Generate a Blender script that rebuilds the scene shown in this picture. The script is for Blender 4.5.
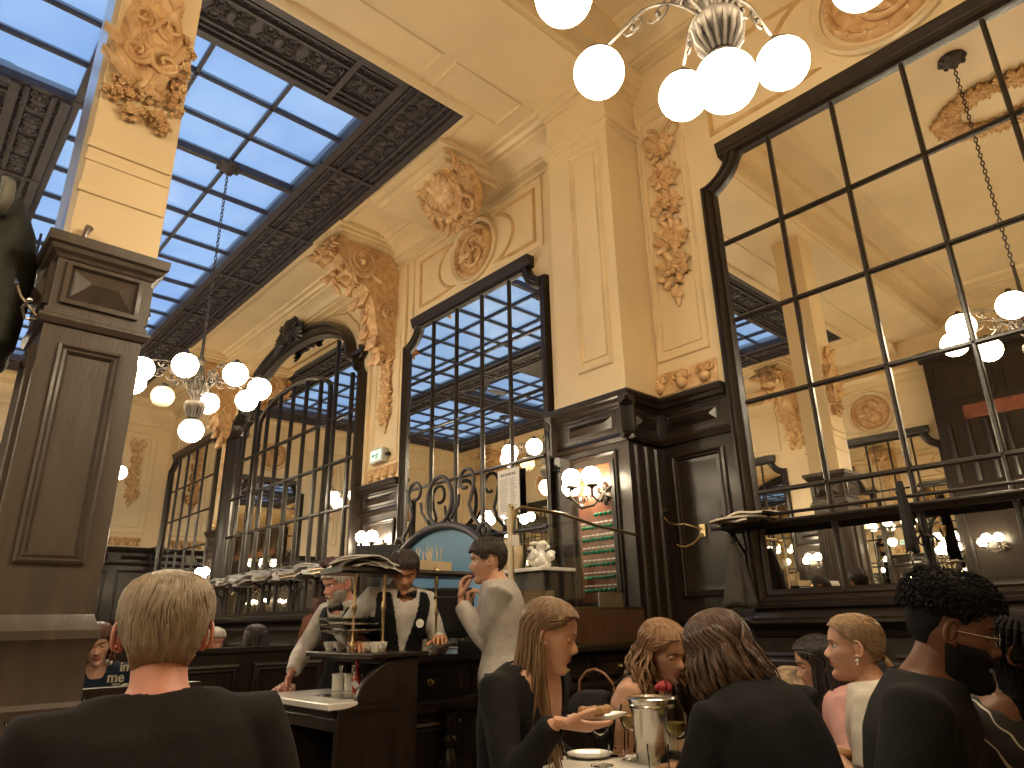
import bpy, math, random
from mathutils import Matrix, Vector, noise
for o in list(bpy.data.objects): bpy.data.objects.remove(o)
SC = bpy.context.scene
COL = SC.collection
PI = math.pi
V = Vector
CAMZ = 1.22
# ---------------- camera ----------------
YAW, PITCH, ROLL, FPX = 0.82626539, 0.33733889, -0.02020235, 679.8
def _cam_axes():
    cy, sy, cp, sp = math.cos(YAW), math.sin(YAW), math.cos(PITCH), math.sin(PITCH)
    f = V((-sy*cp, cy*cp, sp)); r = V((cy, sy, 0)); u = r.cross(f)
    c, s = math.cos(ROLL), math.sin(ROLL)
    return c*r+s*u, -s*r+c*u, f
CR, CU, CF = _cam_axes()
cam_d = bpy.data.cameras.new('camera'); cam = bpy.data.objects.new('camera', cam_d); COL.objects.link(cam)
cam.matrix_world = Matrix(((CR.x, CU.x, -CF.x, 0), (CR.y, CU.y, -CF.y, 0), (CR.z, CU.z, -CF.z, CAMZ), (0, 0, 0, 1)))
cam_d.sensor_width = 36; cam_d.lens = FPX/1024*36; cam_d.clip_start = 0.05; cam_d.clip_end = 200
SC.camera = cam
def at(px, py, d):
    """point seen at pixel (px,py) at depth d metres"""
    q = (CR*((px-512)/FPX) - CU*((py-384)/FPX) + CF)*d
    return V((q.x, q.y, q.z+CAMZ))
# ---------------- world, exposure ----------------
SC.view_settings.view_transform = 'Standard'; SC.view_settings.look = 'None'
SC.view_settings.gamma = 1; SC.view_settings.use_curve_mapping = False
SC.view_settings.exposure = 1.4
try:
    SC.cycles.use_denoising = True
    SC.cycles.max_bounces = 8; SC.cycles.glossy_bounces = 5; SC.cycles.diffuse_bounces = 3
    SC.cycles.transmission_bounces = 6; SC.cycles.transparent_max_bounces = 12
    SC.cycles.caustics_reflective = False; SC.cycles.caustics_refractive = False
    SC.cycles.sample_clamp_indirect = 4; SC.cycles.use_light_tree = True
except Exception: pass
W = bpy.data.worlds.new('evening_sky'); SC.world = W; W.use_nodes = True
wn = W.node_tree; bg = wn.nodes['Background']
tc = wn.nodes.new('ShaderNodeTexCoord'); nz = wn.nodes.new('ShaderNodeTexNoise'); nz.inputs['Scale'].default_value = 2.2; nz.inputs['Detail'].default_value = 3
rp = wn.nodes.new('ShaderNodeValToRGB'); rp.color_ramp.elements[0].position = .35; rp.color_ramp.elements[1].position = .7
rp.color_ramp.elements[0].color = (.30, .50, .84, 1); rp.color_ramp.elements[1].color = (.42, .58, .84, 1)
wn.links.new(tc.outputs['Generated'], nz.inputs['Vector']); wn.links.new(nz.outputs['Fac'], rp.inputs['Fac']); wn.links.new(rp.outputs['Color'], bg.inputs['Color'])
SKY = .45
bg.inputs['Strength'].default_value = SKY
# large soft ambience of the many lamps of the hall that hang beyond the frame (warm area lamps under the ceiling, behind and beside the viewer)
def area(name, loc, rot, sx, sy, power, col):
    d = bpy.data.lights.new(name, 'AREA'); d.shape = 'RECTANGLE'; d.size = sx; d.size_y = sy; d.energy = power; d.color = col
    o = bpy.data.objects.new(name, d); COL.objects.link(o); o.location = loc; o.rotation_euler = rot
    o.visible_glossy = True
    return o
GLOBE = 17.0      # emission of the opal globes
# ---------------- materials ----------------
def nodes(name):
    m = bpy.data.materials.new(name); m.use_nodes = True
    return m, m.node_tree, m.node_tree.nodes['Principled BSDF']
def mat(name, col, rough=.5, metal=0, noise_amt=0, nscale=8, bump=0, bscale=40, coat=0, spec=.5, stretch=None, emit=None, es=0, col2=None, alpha=None, trans=0, sss=0):
    m, nt, b = nodes(name)
    b.inputs['Base Color'].default_value = (*col, 1); b.inputs['Roughness'].default_value = rough; b.inputs['Metallic'].default_value = metal
    b.inputs['Specular IOR Level'].default_value = spec; b.inputs['Coat Weight'].default_value = coat; b.inputs['Coat Roughness'].default_value = .12
    b.inputs['Transmission Weight'].default_value = trans
    if sss: b.inputs['Subsurface Weight'].default_value = sss; b.inputs['Subsurface Radius'].default_value = (.012, .005, .003); b.inputs['Subsurface Scale'].default_value = 1
    if emit: b.inputs['Emission Color'].default_value = (*emit, 1); b.inputs['Emission Strength'].default_value = es
    if noise_amt or bump:
        t = nt.nodes.new('ShaderNodeTexCoord'); mp = nt.nodes.new('ShaderNodeMapping')
        if stretch: mp.inputs['Scale'].default_value = stretch
        nt.links.new(t.outputs['Object'], mp.inputs['Vector'])
    if noise_amt:
        n = nt.nodes.new('ShaderNodeTexNoise'); n.inputs['Scale'].default_value = nscale; n.inputs['Detail'].default_value = 5
        r = nt.nodes.new('ShaderNodeValToRGB'); r.color_ramp.elements[0].position = .3; r.color_ramp.elements[1].position = .7
        c2 = col2 or tuple(max(0, c*(1-noise_amt)) for c in col)
        r.color_ramp.elements[0].color = (*c2, 1); r.color_ramp.elements[1].color = (*col, 1)
        nt.links.new(mp.outputs['Vector'], n.inputs['Vector']); nt.links.new(n.outputs['Fac'], r.inputs['Fac']); nt.links.new(r.outputs['Color'], b.inputs['Base Color'])
    if bump:
        n2 = nt.nodes.new('ShaderNodeTexNoise'); n2.inputs['Scale'].default_value = bscale; n2.inputs['Detail'].default_value = 4
        bp = nt.nodes.new('ShaderNodeBump'); bp.inputs['Strength'].default_value = bump; bp.inputs['Distance'].default_value = .01
        nt.links.new(mp.outputs['Vector'], n2.inputs['Vector']); nt.links.new(n2.outputs['Fac'], bp.inputs['Height']); nt.links.new(bp.outputs['Normal'], b.inputs['Normal'])
    return m
M = {}
M['cream'] = mat('cream_paint', (.80, .62, .37), .42, noise_amt=.12, nscale=1.3, bump=.15, bscale=6)
M['cream_trim'] = mat('cream_moulding_paint', (.79, .61, .36), .4, noise_amt=.2, nscale=3)
M['ochre'] = mat('ochre_relief_paint', (.76, .52, .27), .45, noise_amt=.5, nscale=11, col2=(.50, .27, .11), bump=.3, bscale=60)
M['ochre_line'] = mat('ochre_line_paint', (.66, .42, .18), .45, noise_amt=.25, nscale=6)
M['wood'] = mat('dark_varnished_wood', (.025, .016, .011), .34, noise_amt=.5, nscale=5, stretch=(3, 3, .5), coat=.16, spec=.4, bump=.12, bscale=30)
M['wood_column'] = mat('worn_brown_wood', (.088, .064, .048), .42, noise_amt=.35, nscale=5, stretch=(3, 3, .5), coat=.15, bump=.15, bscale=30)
M['wood_mid'] = mat('brown_varnished_wood', (.115, .055, .028), .3, noise_amt=.45, nscale=5, stretch=(3, 3, .5), coat=.3)
M['wood_red'] = mat('reddish_wood_panel', (.20, .065, .025), .35, noise_amt=.4, nscale=4, stretch=(3, 3, .6), coat=.2)
M['wood_chair'] = mat('honey_bentwood', (.40, .19, .07), .3, noise_amt=.3, nscale=10, coat=.4)
M['iron'] = mat('dark_bronze_iron', (.060, .050, .056), .5, noise_amt=.4, nscale=9)
M['iron_black'] = mat('black_iron', (.02, .018, .018), .4, metal=.4)
M['brass'] = mat('aged_brass', (.56, .43, .23), .3, metal=1, noise_amt=.25, nscale=20)
M['steel'] = mat('brushed_steel', (.62, .60, .56), .22, metal=1)
M['pewter'] = mat('antique_chandelier_metal', (.13, .11, .09), .5, metal=.8, noise_amt=.4, nscale=30)
M['mirror'] = mat('mirror_silvering', (.86, .84, .78), .006, metal=1)
M['satin'] = mat('satin_silvering', (.80, .82, .86), .3, metal=1)
M['globe'] = mat('opal_glass_lit', (.9, .88, .8), .3, emit=(1.0, .83, .58), es=GLOBE)
M['globe_off'] = mat('opal_glass_unlit', (.85, .72, .50), .25)
M['black_cloth'] = mat('black_cloth', (.013, .012, .013), .85, noise_amt=.3, nscale=25, bump=.2, bscale=200)
M['paper'] = mat('white_paper', (.74, .70, .64), .7, noise_amt=.1, nscale=9)
M['marble'] = mat('white_marble', (.72, .68, .62), .25, noise_amt=.2, nscale=6, coat=.3)
M['porcelain'] = mat('white_porcelain', (.78, .74, .66), .2, coat=.4)
M['floor'] = mat('brown_floor_tiles', (.12, .08, .055), .4, noise_amt=.4, nscale=3)
M['plastic_black'] = mat('black_plastic', (.012, .012, .013), .35)
# ---------------- mesh builder ----------------
class MB:
    def __init__(s): s.v = []; s.f = []; s.m = []
    def add(s, vs, fs, T=None, mi=0):
        k = len(s.v)
        if T is None: s.v.extend([tuple(v) for v in vs])
        else: s.v.extend([tuple(T @ V(v)) for v in vs])
        s.f.extend([tuple(i+k for i in f) for f in fs]); s.m.extend([mi]*len(fs)); return s
    def box(s, a, b, T=None, mi=0):
        x0, y0, z0 = a; x1, y1, z1 = b
        return s.add([(x0,y0,z0),(x1,y0,z0),(x1,y1,z0),(x0,y1,z0),(x0,y0,z1),(x1,y0,z1),(x1,y1,z1),(x0,y1,z1)],
              [(3,2,1,0),(4,5,6,7),(0,1,5,4),(1,2,6,5),(2,3,7,6),(3,0,4,7)], T, mi)
    def cbox(s, c, d, T=None, mi=0):
        return s.box((c[0]-d[0]/2, c[1]-d[1]/2, c[2]-d[2]/2), (c[0]+d[0]/2, c[1]+d[1]/2, c[2]+d[2]/2), T, mi)
    def loft(s, rings, T=None, mi=0, cap=True, closed=True):
        n = len(rings[0]); vs = [p for r in rings for p in r]; fs = []
        for i in range(len(rings)-1):
            for j in range(n if closed else n-1):
                k = (j+1) % n
                fs.append((i*n+j, i*n+k, (i+1)*n+k, (i+1)*n+j))
        if cap and closed: fs.append(tuple(range(n))[::-1]); fs.append(tuple((len(rings)-1)*n+j for j in range(n)))
        return s.add(vs, fs, T, mi)
    def tube(s, pts, r, n=8, T=None, mi=0, flat=1.0, up=None, cap=True):
        pts = [V(p) for p in pts]; L = len(pts)
        rs = r if isinstance(r, (list, tuple)) else [r]*L
        rings = []; t0 = None; nrm = None
        for i in range(L):
            t = (pts[min(i+1, L-1)]-pts[max(i-1, 0)])
            t = t.normalized() if t.length > 1e-9 else V((0, 0, 1))
            if nrm is None:
                ref = V(up) if up else (V((0, 0, 1)) if abs(t.z) < .9 else V((1, 0, 0)))
                nrm = (ref - t*ref.dot(t)).normalized()
            else:
                nrm = nrm - t*nrm.dot(t)
                nrm = nrm.normalized() if nrm.length > 1e-6 else t.orthogonal().normalized()
            bn = t.cross(nrm)
            rings.append([pts[i] + nrm*(math.cos(2*PI*j/n)*rs[i]*flat) + bn*(math.sin(2*PI*j/n)*rs[i]) for j in range(n)])
        return s.loft(rings, T, mi, cap)
    def lathe(s, prof, n=20, T=None, mi=0, cap=True):
        return s.loft([[(r*math.cos(2*PI*j/n), r*math.sin(2*PI*j/n), z) for j in range(n)] for r, z in prof], T, mi, cap)
    def ball(s, c, r, nu=12, nv=8, T=None, mi=0, R=None):
        rx, ry, rz = r if isinstance(r, (tuple, list)) else (r, r, r)
        rings = []
        for i in range(nv+1):
            a = PI*i/nv; a = min(max(a, .02), PI-.02)
            ring = []
            for j in range(nu):
                p = V((rx*math.sin(a)*math.cos(2*PI*j/nu), ry*math.sin(a)*math.sin(2*PI*j/nu), rz*math.cos(a)))
                if R is not None: p = R @ p
                ring.append(p+V(c))
            rings.append(ring)
        return s.loft(rings, T, mi)
    def prism(s, poly, h0, h1, T=None, mi=0):
        """poly (u,v) extruded along the third axis"""
        n = len(poly)
        vs = [(u, v, h0) for u, v in poly]+[(u, v, h1) for u, v in poly]
        fs = [tuple(range(n))[::-1], tuple(range(n, 2*n))]+[(j, (j+1) % n, n+(j+1) % n, n+j) for j in range(n)]
        return s.add(vs, fs, T, mi)
    def run(s, prof, axis, a, b, T=None, mi=0):
        """profile of (p,q) pairs extruded along an axis: 'x' -> (t,p,q), 'y' -> (p,t,q), 'z' -> (p,q,t)"""
        mk = {'x': lambda t, p, q: (t, p, q), 'y': lambda t, p, q: (p, t, q), 'z': lambda t, p, q: (p, q, t)}[axis]
        n = len(prof); vs = [mk(a, *p) for p in prof]+[mk(b, *p) for p in prof]
        fs = [tuple(range(n))[::-1], tuple(range(n, 2*n))]+[(j, (j+1) % n, n+(j+1) % n, n+j) for j in range(n)]
        return s.add(vs, fs, T, mi)
    def frame(s, path, prof, T=None, mi=0, closed=True):
        """mitred moulding on a (u,v) path; prof = [(inset, height)], inset to the left of travel"""
        n = len(path); P = [V(p) for p in path]; rings = []
        for i in range(n):
            a = P[(i-1) % n] if (closed or i > 0) else P[i]*2-P[i+1]
            b = P[(i+1) % n] if (closed or i < n-1) else P[i]*2-P[i-1]
            d1 = (P[i]-a).normalized(); d2 = (b-P[i]).normalized()
            n1 = V((-d1.y, d1.x)); n2 = V((-d2.y, d2.x)); m = n1+n2
            m = m/(max(m.dot(n1), .35)) if m.length > 1e-6 else n1
            rings.append([(P[i].x+m.x*o, P[i].y+m.y*o, h) for o, h in prof])
        k = len(prof); vs = [p for r in rings for p in r]; fs = []
        for i in range(n if closed else n-1):
            i2 = (i+1) % n
            for j in range(k-1): fs.append((i*k+j, i2*k+j, i2*k+j+1, i*k+j+1))
        return s.add(vs, fs, T, mi)
    def build(s, name, mats, parent=None, smooth=True, ang=38, bevel=0, recalc=False):
        me = bpy.data.meshes.new(name); me.from_pydata(s.v, [], s.f); me.validate(); 
        if not isinstance(mats, (list, tuple)): mats = [mats]
        for m in mats: me.materials.append(m)
        if len(mats) > 1 and len(me.polygons) == len(s.m): me.polygons.foreach_set('material_index', s.m)
        if recalc:
            import bmesh
            b = bmesh.new(); b.from_mesh(me); bmesh.ops.recalc_face_normals(b, faces=b.faces); b.to_mesh(me); b.free()
        if smooth:
            me.polygons.foreach_set('use_smooth', [True]*len(me.polygons)); me.set_sharp_from_angle(angle=math.radians(ang))
        me.update()
        o = bpy.data.objects.new(name, me); COL.objects.link(o)
        if bevel:
            bv = o.modifiers.new('bevel', 'BEVEL'); bv.width = bevel; bv.segments = 2; bv.limit_method = 'ANGLE'
        if parent is not None:
            o.parent = parent
            if parent.type == 'EMPTY' and parent.get('_w'): o.matrix_parent_inverse = parent.matrix_basis.inverted()
        return o
def tag(o, label=None, cat=None, group=None, kind=None):
    if label: o['label'] = label
    if cat: o['category'] = cat
    if group: o['group'] = group
    if kind: o['kind'] = kind
    return o
def thing(name, label, cat, loc=(0, 0, 0), rz=0, group=None, world=True, kind=None):
    o = bpy.data.objects.new(name, None); COL.objects.link(o); o.empty_display_size = .1
    o.location = loc; o.rotation_euler = (0, 0, rz)
    if world: o['_w'] = 1
    return tag(o, label, cat, group, kind)
def struct(name, mb, m, parent=None, **k):
    o = mb.build(name, m, parent, **k)
    if parent is None: o['kind'] = 'structure'
    return o
def dup(root, loc=None, rz=None, label=None, group=None, T=None):
    kids = {}
    for o in COL.objects:
        if o.parent: kids.setdefault(o.parent.name, []).append(o)
    def cp(o, par):
        c = o.copy(); COL.objects.link(c)
        if par is not None: c.parent = par
        for ch in kids.get(o.name, []): cp(ch, c)
        return c
    r = cp(root, None)
    if loc is not None: r.location = loc
    if rz is not None: r.rotation_euler = (0, 0, rz)
    if label: r['label'] = label
    if group: r['group'] = group
    return r
def arc(cx, cy, rx, ry, a0, a1, n):
    return [(cx+rx*math.cos(math.radians(a0+(a1-a0)*i/n)), cy+ry*math.sin(math.radians(a0+(a1-a0)*i/n))) for i in range(n+1)]
# wall frames: (u, v, n) -> world
WB = Matrix(((1, 0, 0, 0), (0, 0, -1, 5.0), (0, 1, 0, 0), (0, 0, 0, 1)))       # back wall, faces -y
WP = Matrix(((1, 0, 0, 0), (0, 0, -1, 4.5), (0, 1, 0, 0), (0, 0, 0, 1)))       # front of the pier
WO = Matrix(((1, 0, 0, 0), (0, 0, 1, -5.0), (0, 1, 0, 0), (0, 0, 0, 1)))       # opposite wall, faces +y
XE = -18.4
WL = Matrix(((0, 0, 1, XE), (1, 0, 0, 0), (0, 1, 0, 0), (0, 0, 0, 1)))         # end wall, faces +x
# ================= SHELL =================
XR = 3.2; ZS = 6.68; ZC = 7.1
mb = MB(); mb.box((XE-.2, -5.2, -.1), (XR+.2, 5.2, 0)); struct('floor', mb, M['floor'])
mb = MB(); mb.box((XE-.2, 5.0, 0), (XR+.2, 5.2, 7.3)); struct('wall_back', mb, M['cream'])
mb = MB(); mb.box((XE-.2, -5.2, 0), (XR+.2, -5.0, 7.3)); struct('wall_front', mb, M['cream'])
mb = MB(); mb.box((XE-.2, -5, 0), (XE, 5, 7.3)); struct('wall_left', mb, M['cream'])
mb = MB(); mb.box((XR, -5, 0), (XR+.2, 5, 7.3)); struct('wall_right', mb, M['cream'])
SX0, SX1, SY = -17.6, -4.925, 3.88      # outer edge of the iron border
GX0, GX1, GY = -16.78, -5.743, 3.065     # glass
mb = MB()
mb.box((XE, -5, ZS), (SX0, 5, ZS+.12)); mb.box((SX1, -5, ZS), (-4.3, 5, ZS+.12))
mb.box((SX0, SY, ZS), (SX1, 5, ZS+.12)); mb.box((SX0, -5, ZS), (SX1, -SY, ZS+.12))
mb.box((-4.3, -5, ZS-.06), (-3.5, 5, ZC+.1))                       # deep beam over the pier line
for x in (-4.3, -3.5): mb.box((x-.06, -5, ZS-.03), (x+.06, 5, ZS+.03))
mb.box((-3.56, -5, ZS+.15), (-3.36, 5, ZC+.1)); mb.box((-3.4, -5, ZS+.28), (-3.22, 5, ZC+.1))
mb.box((-3.5, -5, ZC), (XR, 5, ZC+.12))
# panel mouldings on the flat ceiling strips
mb.frame([(-4.85, -4.4), (-4.38, -4.4), (-4.38, 3.2), (-4.85, 3.2)], [(0, 0), (.01, -.02), (.03, -.02), (.04, 0)], Matrix.Translation((0, 0, ZS)))
mb.frame([(-4.85, 3.35), (-4.38, 3.35), (-4.38, 4.3), (-4.85, 4.3)], [(0, 0), (.01, -.02), (.03, -.02), (.04, 0)], Matrix.Translation((0, 0, ZS)))
mb.frame([(-2.9, -4.2), (2.6, -4.2), (2.6, 4.2), (-2.9, 4.2)], [(0, 0), (.02, -.05), (.07, -.05), (.12, 0)], Matrix.Translation((0, 0, ZC)))
# rim moulding round the iron border
mb.frame([(SX0-.1, -SY-.1), (SX1+.1, -SY-.1), (SX1+.1, SY+.1), (SX0-.1, SY+.1)], [(0, 0), (0, -.03), (.05, -.05), (.1, -.05), (.1, .08)], Matrix.Translation((0, 0, ZS)))
struct('ceiling', mb, M['cream'], ang=30)
# cornice along back and front walls (cove + steps)
def cornice(name, Mw, x0, x1, ztop, sc=1.0):
    prof = [(0, ztop-.72), (.035, ztop-.72), (.045, ztop-.66), (.02, ztop-.64), (.02, ztop-.56), (.09, ztop-.52), (.10, ztop-.46), (.13, ztop-.45), (.15, ztop-.38),
            (.20, ztop-.30), (.27, ztop-.24), (.34, ztop-.20), (.35, ztop-.15), (.40, ztop-.14), (.44, ztop-.08), (.50, ztop-.06), (.52, ztop-.0), (0, ztop)]
    mb = MB(); mb.run([(p*sc, ztop-(ztop-q)*.5) for p, q in prof], 'x', x0, x1, Mw @ Matrix(((1,0,0,0),(0,0,1,0),(0,1,0,0),(0,0,0,1))))
    struct(name, mb, M['cream_trim'], ang=25, recalc=True)
cornice('trim_1', WB, XE, -4.3, ZS); cornice('trim_2', WB, -3.45, XR, ZC); cornice('trim_3', WO, XE, -4.3, ZS); cornice('trim_4', WO, -3.5, XR, ZC)
mb = MB()
prof = [(0, ZS-.6), (.05, ZS-.58), (.09, ZS-.46), (.2, ZS-.34), (.26, ZS-.2), (.38, ZS-.1), (.4, ZS), (0, ZS)]
mb.run([(XE+p, q) for p, q in prof], 'y', -5, 5); struct('trim_5', mb, M['cream_trim'], ang=25, recalc=True)
# ================= SKYLIGHT =================
m, nt, b = nodes('frosted_skylight_glass')
out = nt.nodes['Material Output']; nt.nodes.remove(b)
tr = nt.nodes.new('ShaderNodeBsdfTransparent'); tl = nt.nodes.new('ShaderNodeBsdfTranslucent'); mx = nt.nodes.new('ShaderNodeMixShader'); gl = nt.nodes.new('ShaderNodeBsdfGlossy'); mx2 = nt.nodes.new('ShaderNodeMixShader')
t = nt.nodes.new('ShaderNodeTexCoord'); n = nt.nodes.new('ShaderNodeTexNoise'); n.inputs['Scale'].default_value = .9; n.inputs['Detail'].default_value = 6
r = nt.nodes.new('ShaderNodeValToRGB'); r.color_ramp.elements[0].color = (.55, .66, .86, 1); r.color_ramp.elements[1].color = (1, 1, 1, 1); r.color_ramp.elements[0].position = .3; r.color_ramp.elements[1].position = .62
tl.inputs['Color'].default_value = (.9, .95, 1, 1); gl.inputs['Roughness'].default_value = .25; gl.inputs['Color'].default_value = (.6, .6, .6, 1)
nt.links.new(t.outputs['Object'], n.inputs['Vector']); nt.links.new(n.outputs['Fac'], r.inputs['Fac']); nt.links.new(r.outputs['Color'], tr.inputs['Color'])
mx.inputs['Fac'].default_value = .35; mx2.inputs['Fac'].default_value = .05
nt.links.new(tr.outputs[0], mx.inputs[1]); nt.links.new(tl.outputs[0], mx.inputs[2]); nt.links.new(mx.outputs[0], mx2.inputs[1]); nt.links.new(gl.outputs[0], mx2.inputs[2]); nt.links.new(mx2.outputs[0], out.inputs['Surface'])
M['skyglass'] = m
XB = [-6.33, -6.98, -7.61, -8.37, -9.11, -9.835, -10.55, -11.32, -12.06, -12.75, -13.5, -14.25, -15.0, -15.75, -16.4]
YB = [2.25, 1.43, .6, -.25, -1.05, -1.85, -2.5]
sky = thing('window_1', None, None, (-9.7, 0, ZS), kind='structure')
mb = MB()
gxs = [GX1]+XB+[GX0]; gys = [GY]+YB+[-GY]
for i in range(len(gxs)-1):
    for j in range(len(gys)-1):
        random.seed(i*31+j); dz = random.uniform(0, .03)
        mb.add([(gxs[i+1], gys[j+1], ZS+.06+dz), (gxs[i], gys[j+1], ZS+.06+dz), (gxs[i], gys[j], ZS+.06+dz), (gxs[i+1], gys[j], ZS+.06+dz)], [(0, 1, 2, 3)])
mb.build('pane', M['skyglass'], sky, smooth=False)
mb = MB()
for k, x in enumerate(XB):
    w = .04 if k == 2 else .017
    mb.box((x-w, -GY, ZS+.03 if k != 2 else ZS-.01), (x+w, GY, ZS+.1))
for k, y in enumerate(YB):
    w = .017 if y != .6 else .035
    mb.box((GX0, y-w, ZS+.03 if y != .6 else ZS), (GX1, y+w, ZS+.1))
mb.build('glazing_bars', M['iron'], sky, smooth=False)
def ornate_band(mb, x0, y0, x1, y1, along):
    """iron band filled with pairs of scrolls, between raised edge rails; hangs just under z=ZS"""
    L = (x1-x0) if along == 'x' else (y1-y0); wd = (y1-y0) if along == 'x' else (x1-x0)
    mb.box((x0, y0, ZS+.0), (x1, y1, ZS+.16))
    for o, w, h in ((0, .09, .05), (wd-.09, .09, .05), (.13, .025, .03), (wd-.155, .025, .03), (wd*.27, .03, .045), (wd*.73-.03, .03, .045)):
        if along == 'x': mb.box((x0, y0+o, ZS-h), (x1, y0+o+w, ZS))
        else: mb.box((x0+o, y0, ZS-h), (x0+o+w, y1, ZS))
    n = max(1, round(L/.46)); st = L/n; cy = wd/2; hw = wd*.2
    for i in range(n):
        c0 = (i+.5)*st
        for s in (-1, 1):
            for q in (-1, 1):
                pts = []
                for k in range(13):
                    a = k/12*1.55*2*PI; rr = hw*.5*(1-.62*k/12)
                    pts.append((c0+s*(st*.27)+rr*math.cos(a)*s*-1, cy+q*(hw*.5)+rr*math.sin(a)*q*-1))
                if along == 'x': P = [(x0+a_, y0+b_, ZS-.015) for a_, b_ in pts]
                else: P = [(x0+b_, y0+a_, ZS-.015) for a_, b_ in pts]
                mb.tube(P, .014, 4)
        # centre boss and small leaves, and the narrow side friezes
        for (du, dv, ru, rv) in ((0, 0, .05, .09), (.11, 0, .07, .022), (-.11, 0, .07, .022)):
            c = (x0+c0+du, y0+cy+dv, ZS-.01) if along == 'x' else (x0+cy+dv, y0+c0+du, ZS-.01)
            mb.ball(c, (ru, rv, .03) if along == 'x' else (rv, ru, .03), 8, 4)
        for side in (.20*wd, .80*wd):
            for k in range(5):
                u = c0-st/2+(k+.5)*st/5
                c = (x0+u, y0+side, ZS-.01) if along == 'x' else (x0+side, y0+u, ZS-.01)
                mb.tube([(c[0]+.035*math.cos(a*.9), c[1]+.03*math.sin(a*.9)*(1 if k % 2 else -1), ZS-.012) for a in range(6)], .011, 4)
        c = x0+i*st if along == 'x' else y0+i*st
        if i % 4 == 0:
            if along == 'x': mb.box((c-.03, y0, ZS-.055), (c+.03, y1, ZS))
            else: mb.box((x0, c-.03, ZS-.055), (x1, c+.03, ZS))
band = MB()
ornate_band(band, SX0, GY, SX1, SY, 'x'); ornate_band(band, SX0, -SY, SX1, -GY, 'x')
ornate_band(band, GX1, -GY, SX1, GY, 'y'); ornate_band(band, SX0, -GY, GX0, GY, 'y')
ornate_band(band, GX0, .0, -7.6, .55, 'x')
ornate_band(band, -8.38, -GY, -7.58, 0, 'y'); ornate_band(band, -13.3, -GY, -12.6, 0, 'y')
band.box((-10.7, -1.1, ZS-.02), (-8.38, 0, ZS+.16))
o = band.build('ornate_iron_border', M['iron'], sky, ang=30)

# ================= RELIEF ORNAMENT =================
def leaf(mb, c, ang, L, w, th, T, curl=0.0):
    R = Matrix.Rotation(ang, 3, 'Z')
    rings = []
    for i in range(6):
        t = i/5; ww = w*math.sin(PI*(.12+.85*t))**.8; rings.append([V(c)+R @ V((t*L, y*ww, th*(1-abs(y)*.6)*(.55+.45*math.sin(PI*t))+curl*t*t)) for y in (-1, -.5, 0, .5, 1)]+[V(c)+R @ V((t*L, 0, -.01))])
    mb.loft(rings, T)
def scroll(mb, c, r, turns, a0, s, th, T, n0=.02, k=22):
    mb.tube([(c[0]+r*(1-.8*i/k)*math.cos(a0+s*turns*2*PI*i/k), c[1]+r*(1-.8*i/k)*math.sin(a0+s*turns*2*PI*i/k), n0+.02*i/k) for i in range(k+1)], [th*(1-.4*i/k) for i in range(k+1)], 6, T)
def flower(mb, c, r, T, rnd, n=6, n0=.02):
    a0 = rnd.uniform(0, 6)
    for i in range(n):
        a = a0+2*PI*i/n
        mb.ball((c[0]+r*.55*math.cos(a), c[1]+r*.55*math.sin(a), n0+r*.2), (r*.42, r*.42, r*.38), 7, 5, T)
    mb.ball((c[0], c[1], n0+r*.5), (r*.3, r*.3, r*.3), 7, 5, T)
def cluster(mb, c, r, T, rnd, n0=.01):
    for i in range(9):
        a = 2*PI*i/9+rnd.uniform(-.3, .3); leaf(mb, (c[0]+.35*r*math.cos(a), c[1]+.35*r*math.sin(a), n0), a, r*rnd.uniform(.5, .75), r*.24, r*.3, T, r*.25)
    for i in range(5):
        a = rnd.uniform(0, 2*PI); q = (.1+.12*i)*r; flower(mb, (c[0]+q*math.cos(a), c[1]+q*math.sin(a)), r*rnd.uniform(.30, .42), T, rnd, 5, n0+.02+.02*rnd.random())
    for s in (-1, 1): scroll(mb, (c[0]+s*r*.55, c[1]-r*.1), r*.32, 1.2, rnd.uniform(0, 6), s, r*.09, T, n0+.02, 10)
def garland(name, T, u, v0, v1, w, n, label, group=None, seed=1, mat_='ochre'):
    rnd = random.Random(seed); mb = MB()
    for i in range(n):
        t = (i+.5)/n; v = v1+(v0-v1)*t; ww = w*(.8+.2*t)
        cluster(mb, (u+rnd.uniform(-.06, .06)*w, v), ww*.58, T, rnd)
    mb.tube([(u+.03*math.sin(i*1.3), v1+(v0-v1)*i/12, .02) for i in range(13)], .018, 6, T)
    for s in (-1, 1):
        scroll(mb, (u+s*w*.4, v1), w*.35, 1.3, PI/2, s, .018, T)
    scroll(mb, (u+.02, v0-.08), .08, 1, PI/2, 1, .02, T); leaf(mb, (u, v0, .01), -PI/2, .22, .04, .04, T)
    o = mb.build(name, M[mat_], None, ang=60); tag(o, label, 'relief', group); return o
def frieze(name, T, u0, u1, v, h, label, group=None, mb=None, seed=3):
    rnd = random.Random(seed); own = mb is None; mb = mb or MB()
    mb.box((u0, v, 0), (u1, v+h, .015), T)
    n = max(2, round((u1-u0)/.22))
    for i in range(n):
        c = u0+(i+.5)*(u1-u0)/n
        mb.ball((c, v+h*.3, .03), (h*.26, h*.26, .05), 10, 6, T); scroll(mb, (c-.05, v+h*.65), h*.28, 1, 0, 1, .014, T); scroll(mb, (c+.05, v+h*.65), h*.28, 1, PI, -1, .014, T)
        for s in (-1, 1): leaf(mb, (c, v+h*.5, .015), PI/2+s*.7, h*.45, h*.14, .04, T)
    if own: o = mb.build(name, M['ochre'], None, ang=60); tag(o, label, 'relief', group); return o
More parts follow.
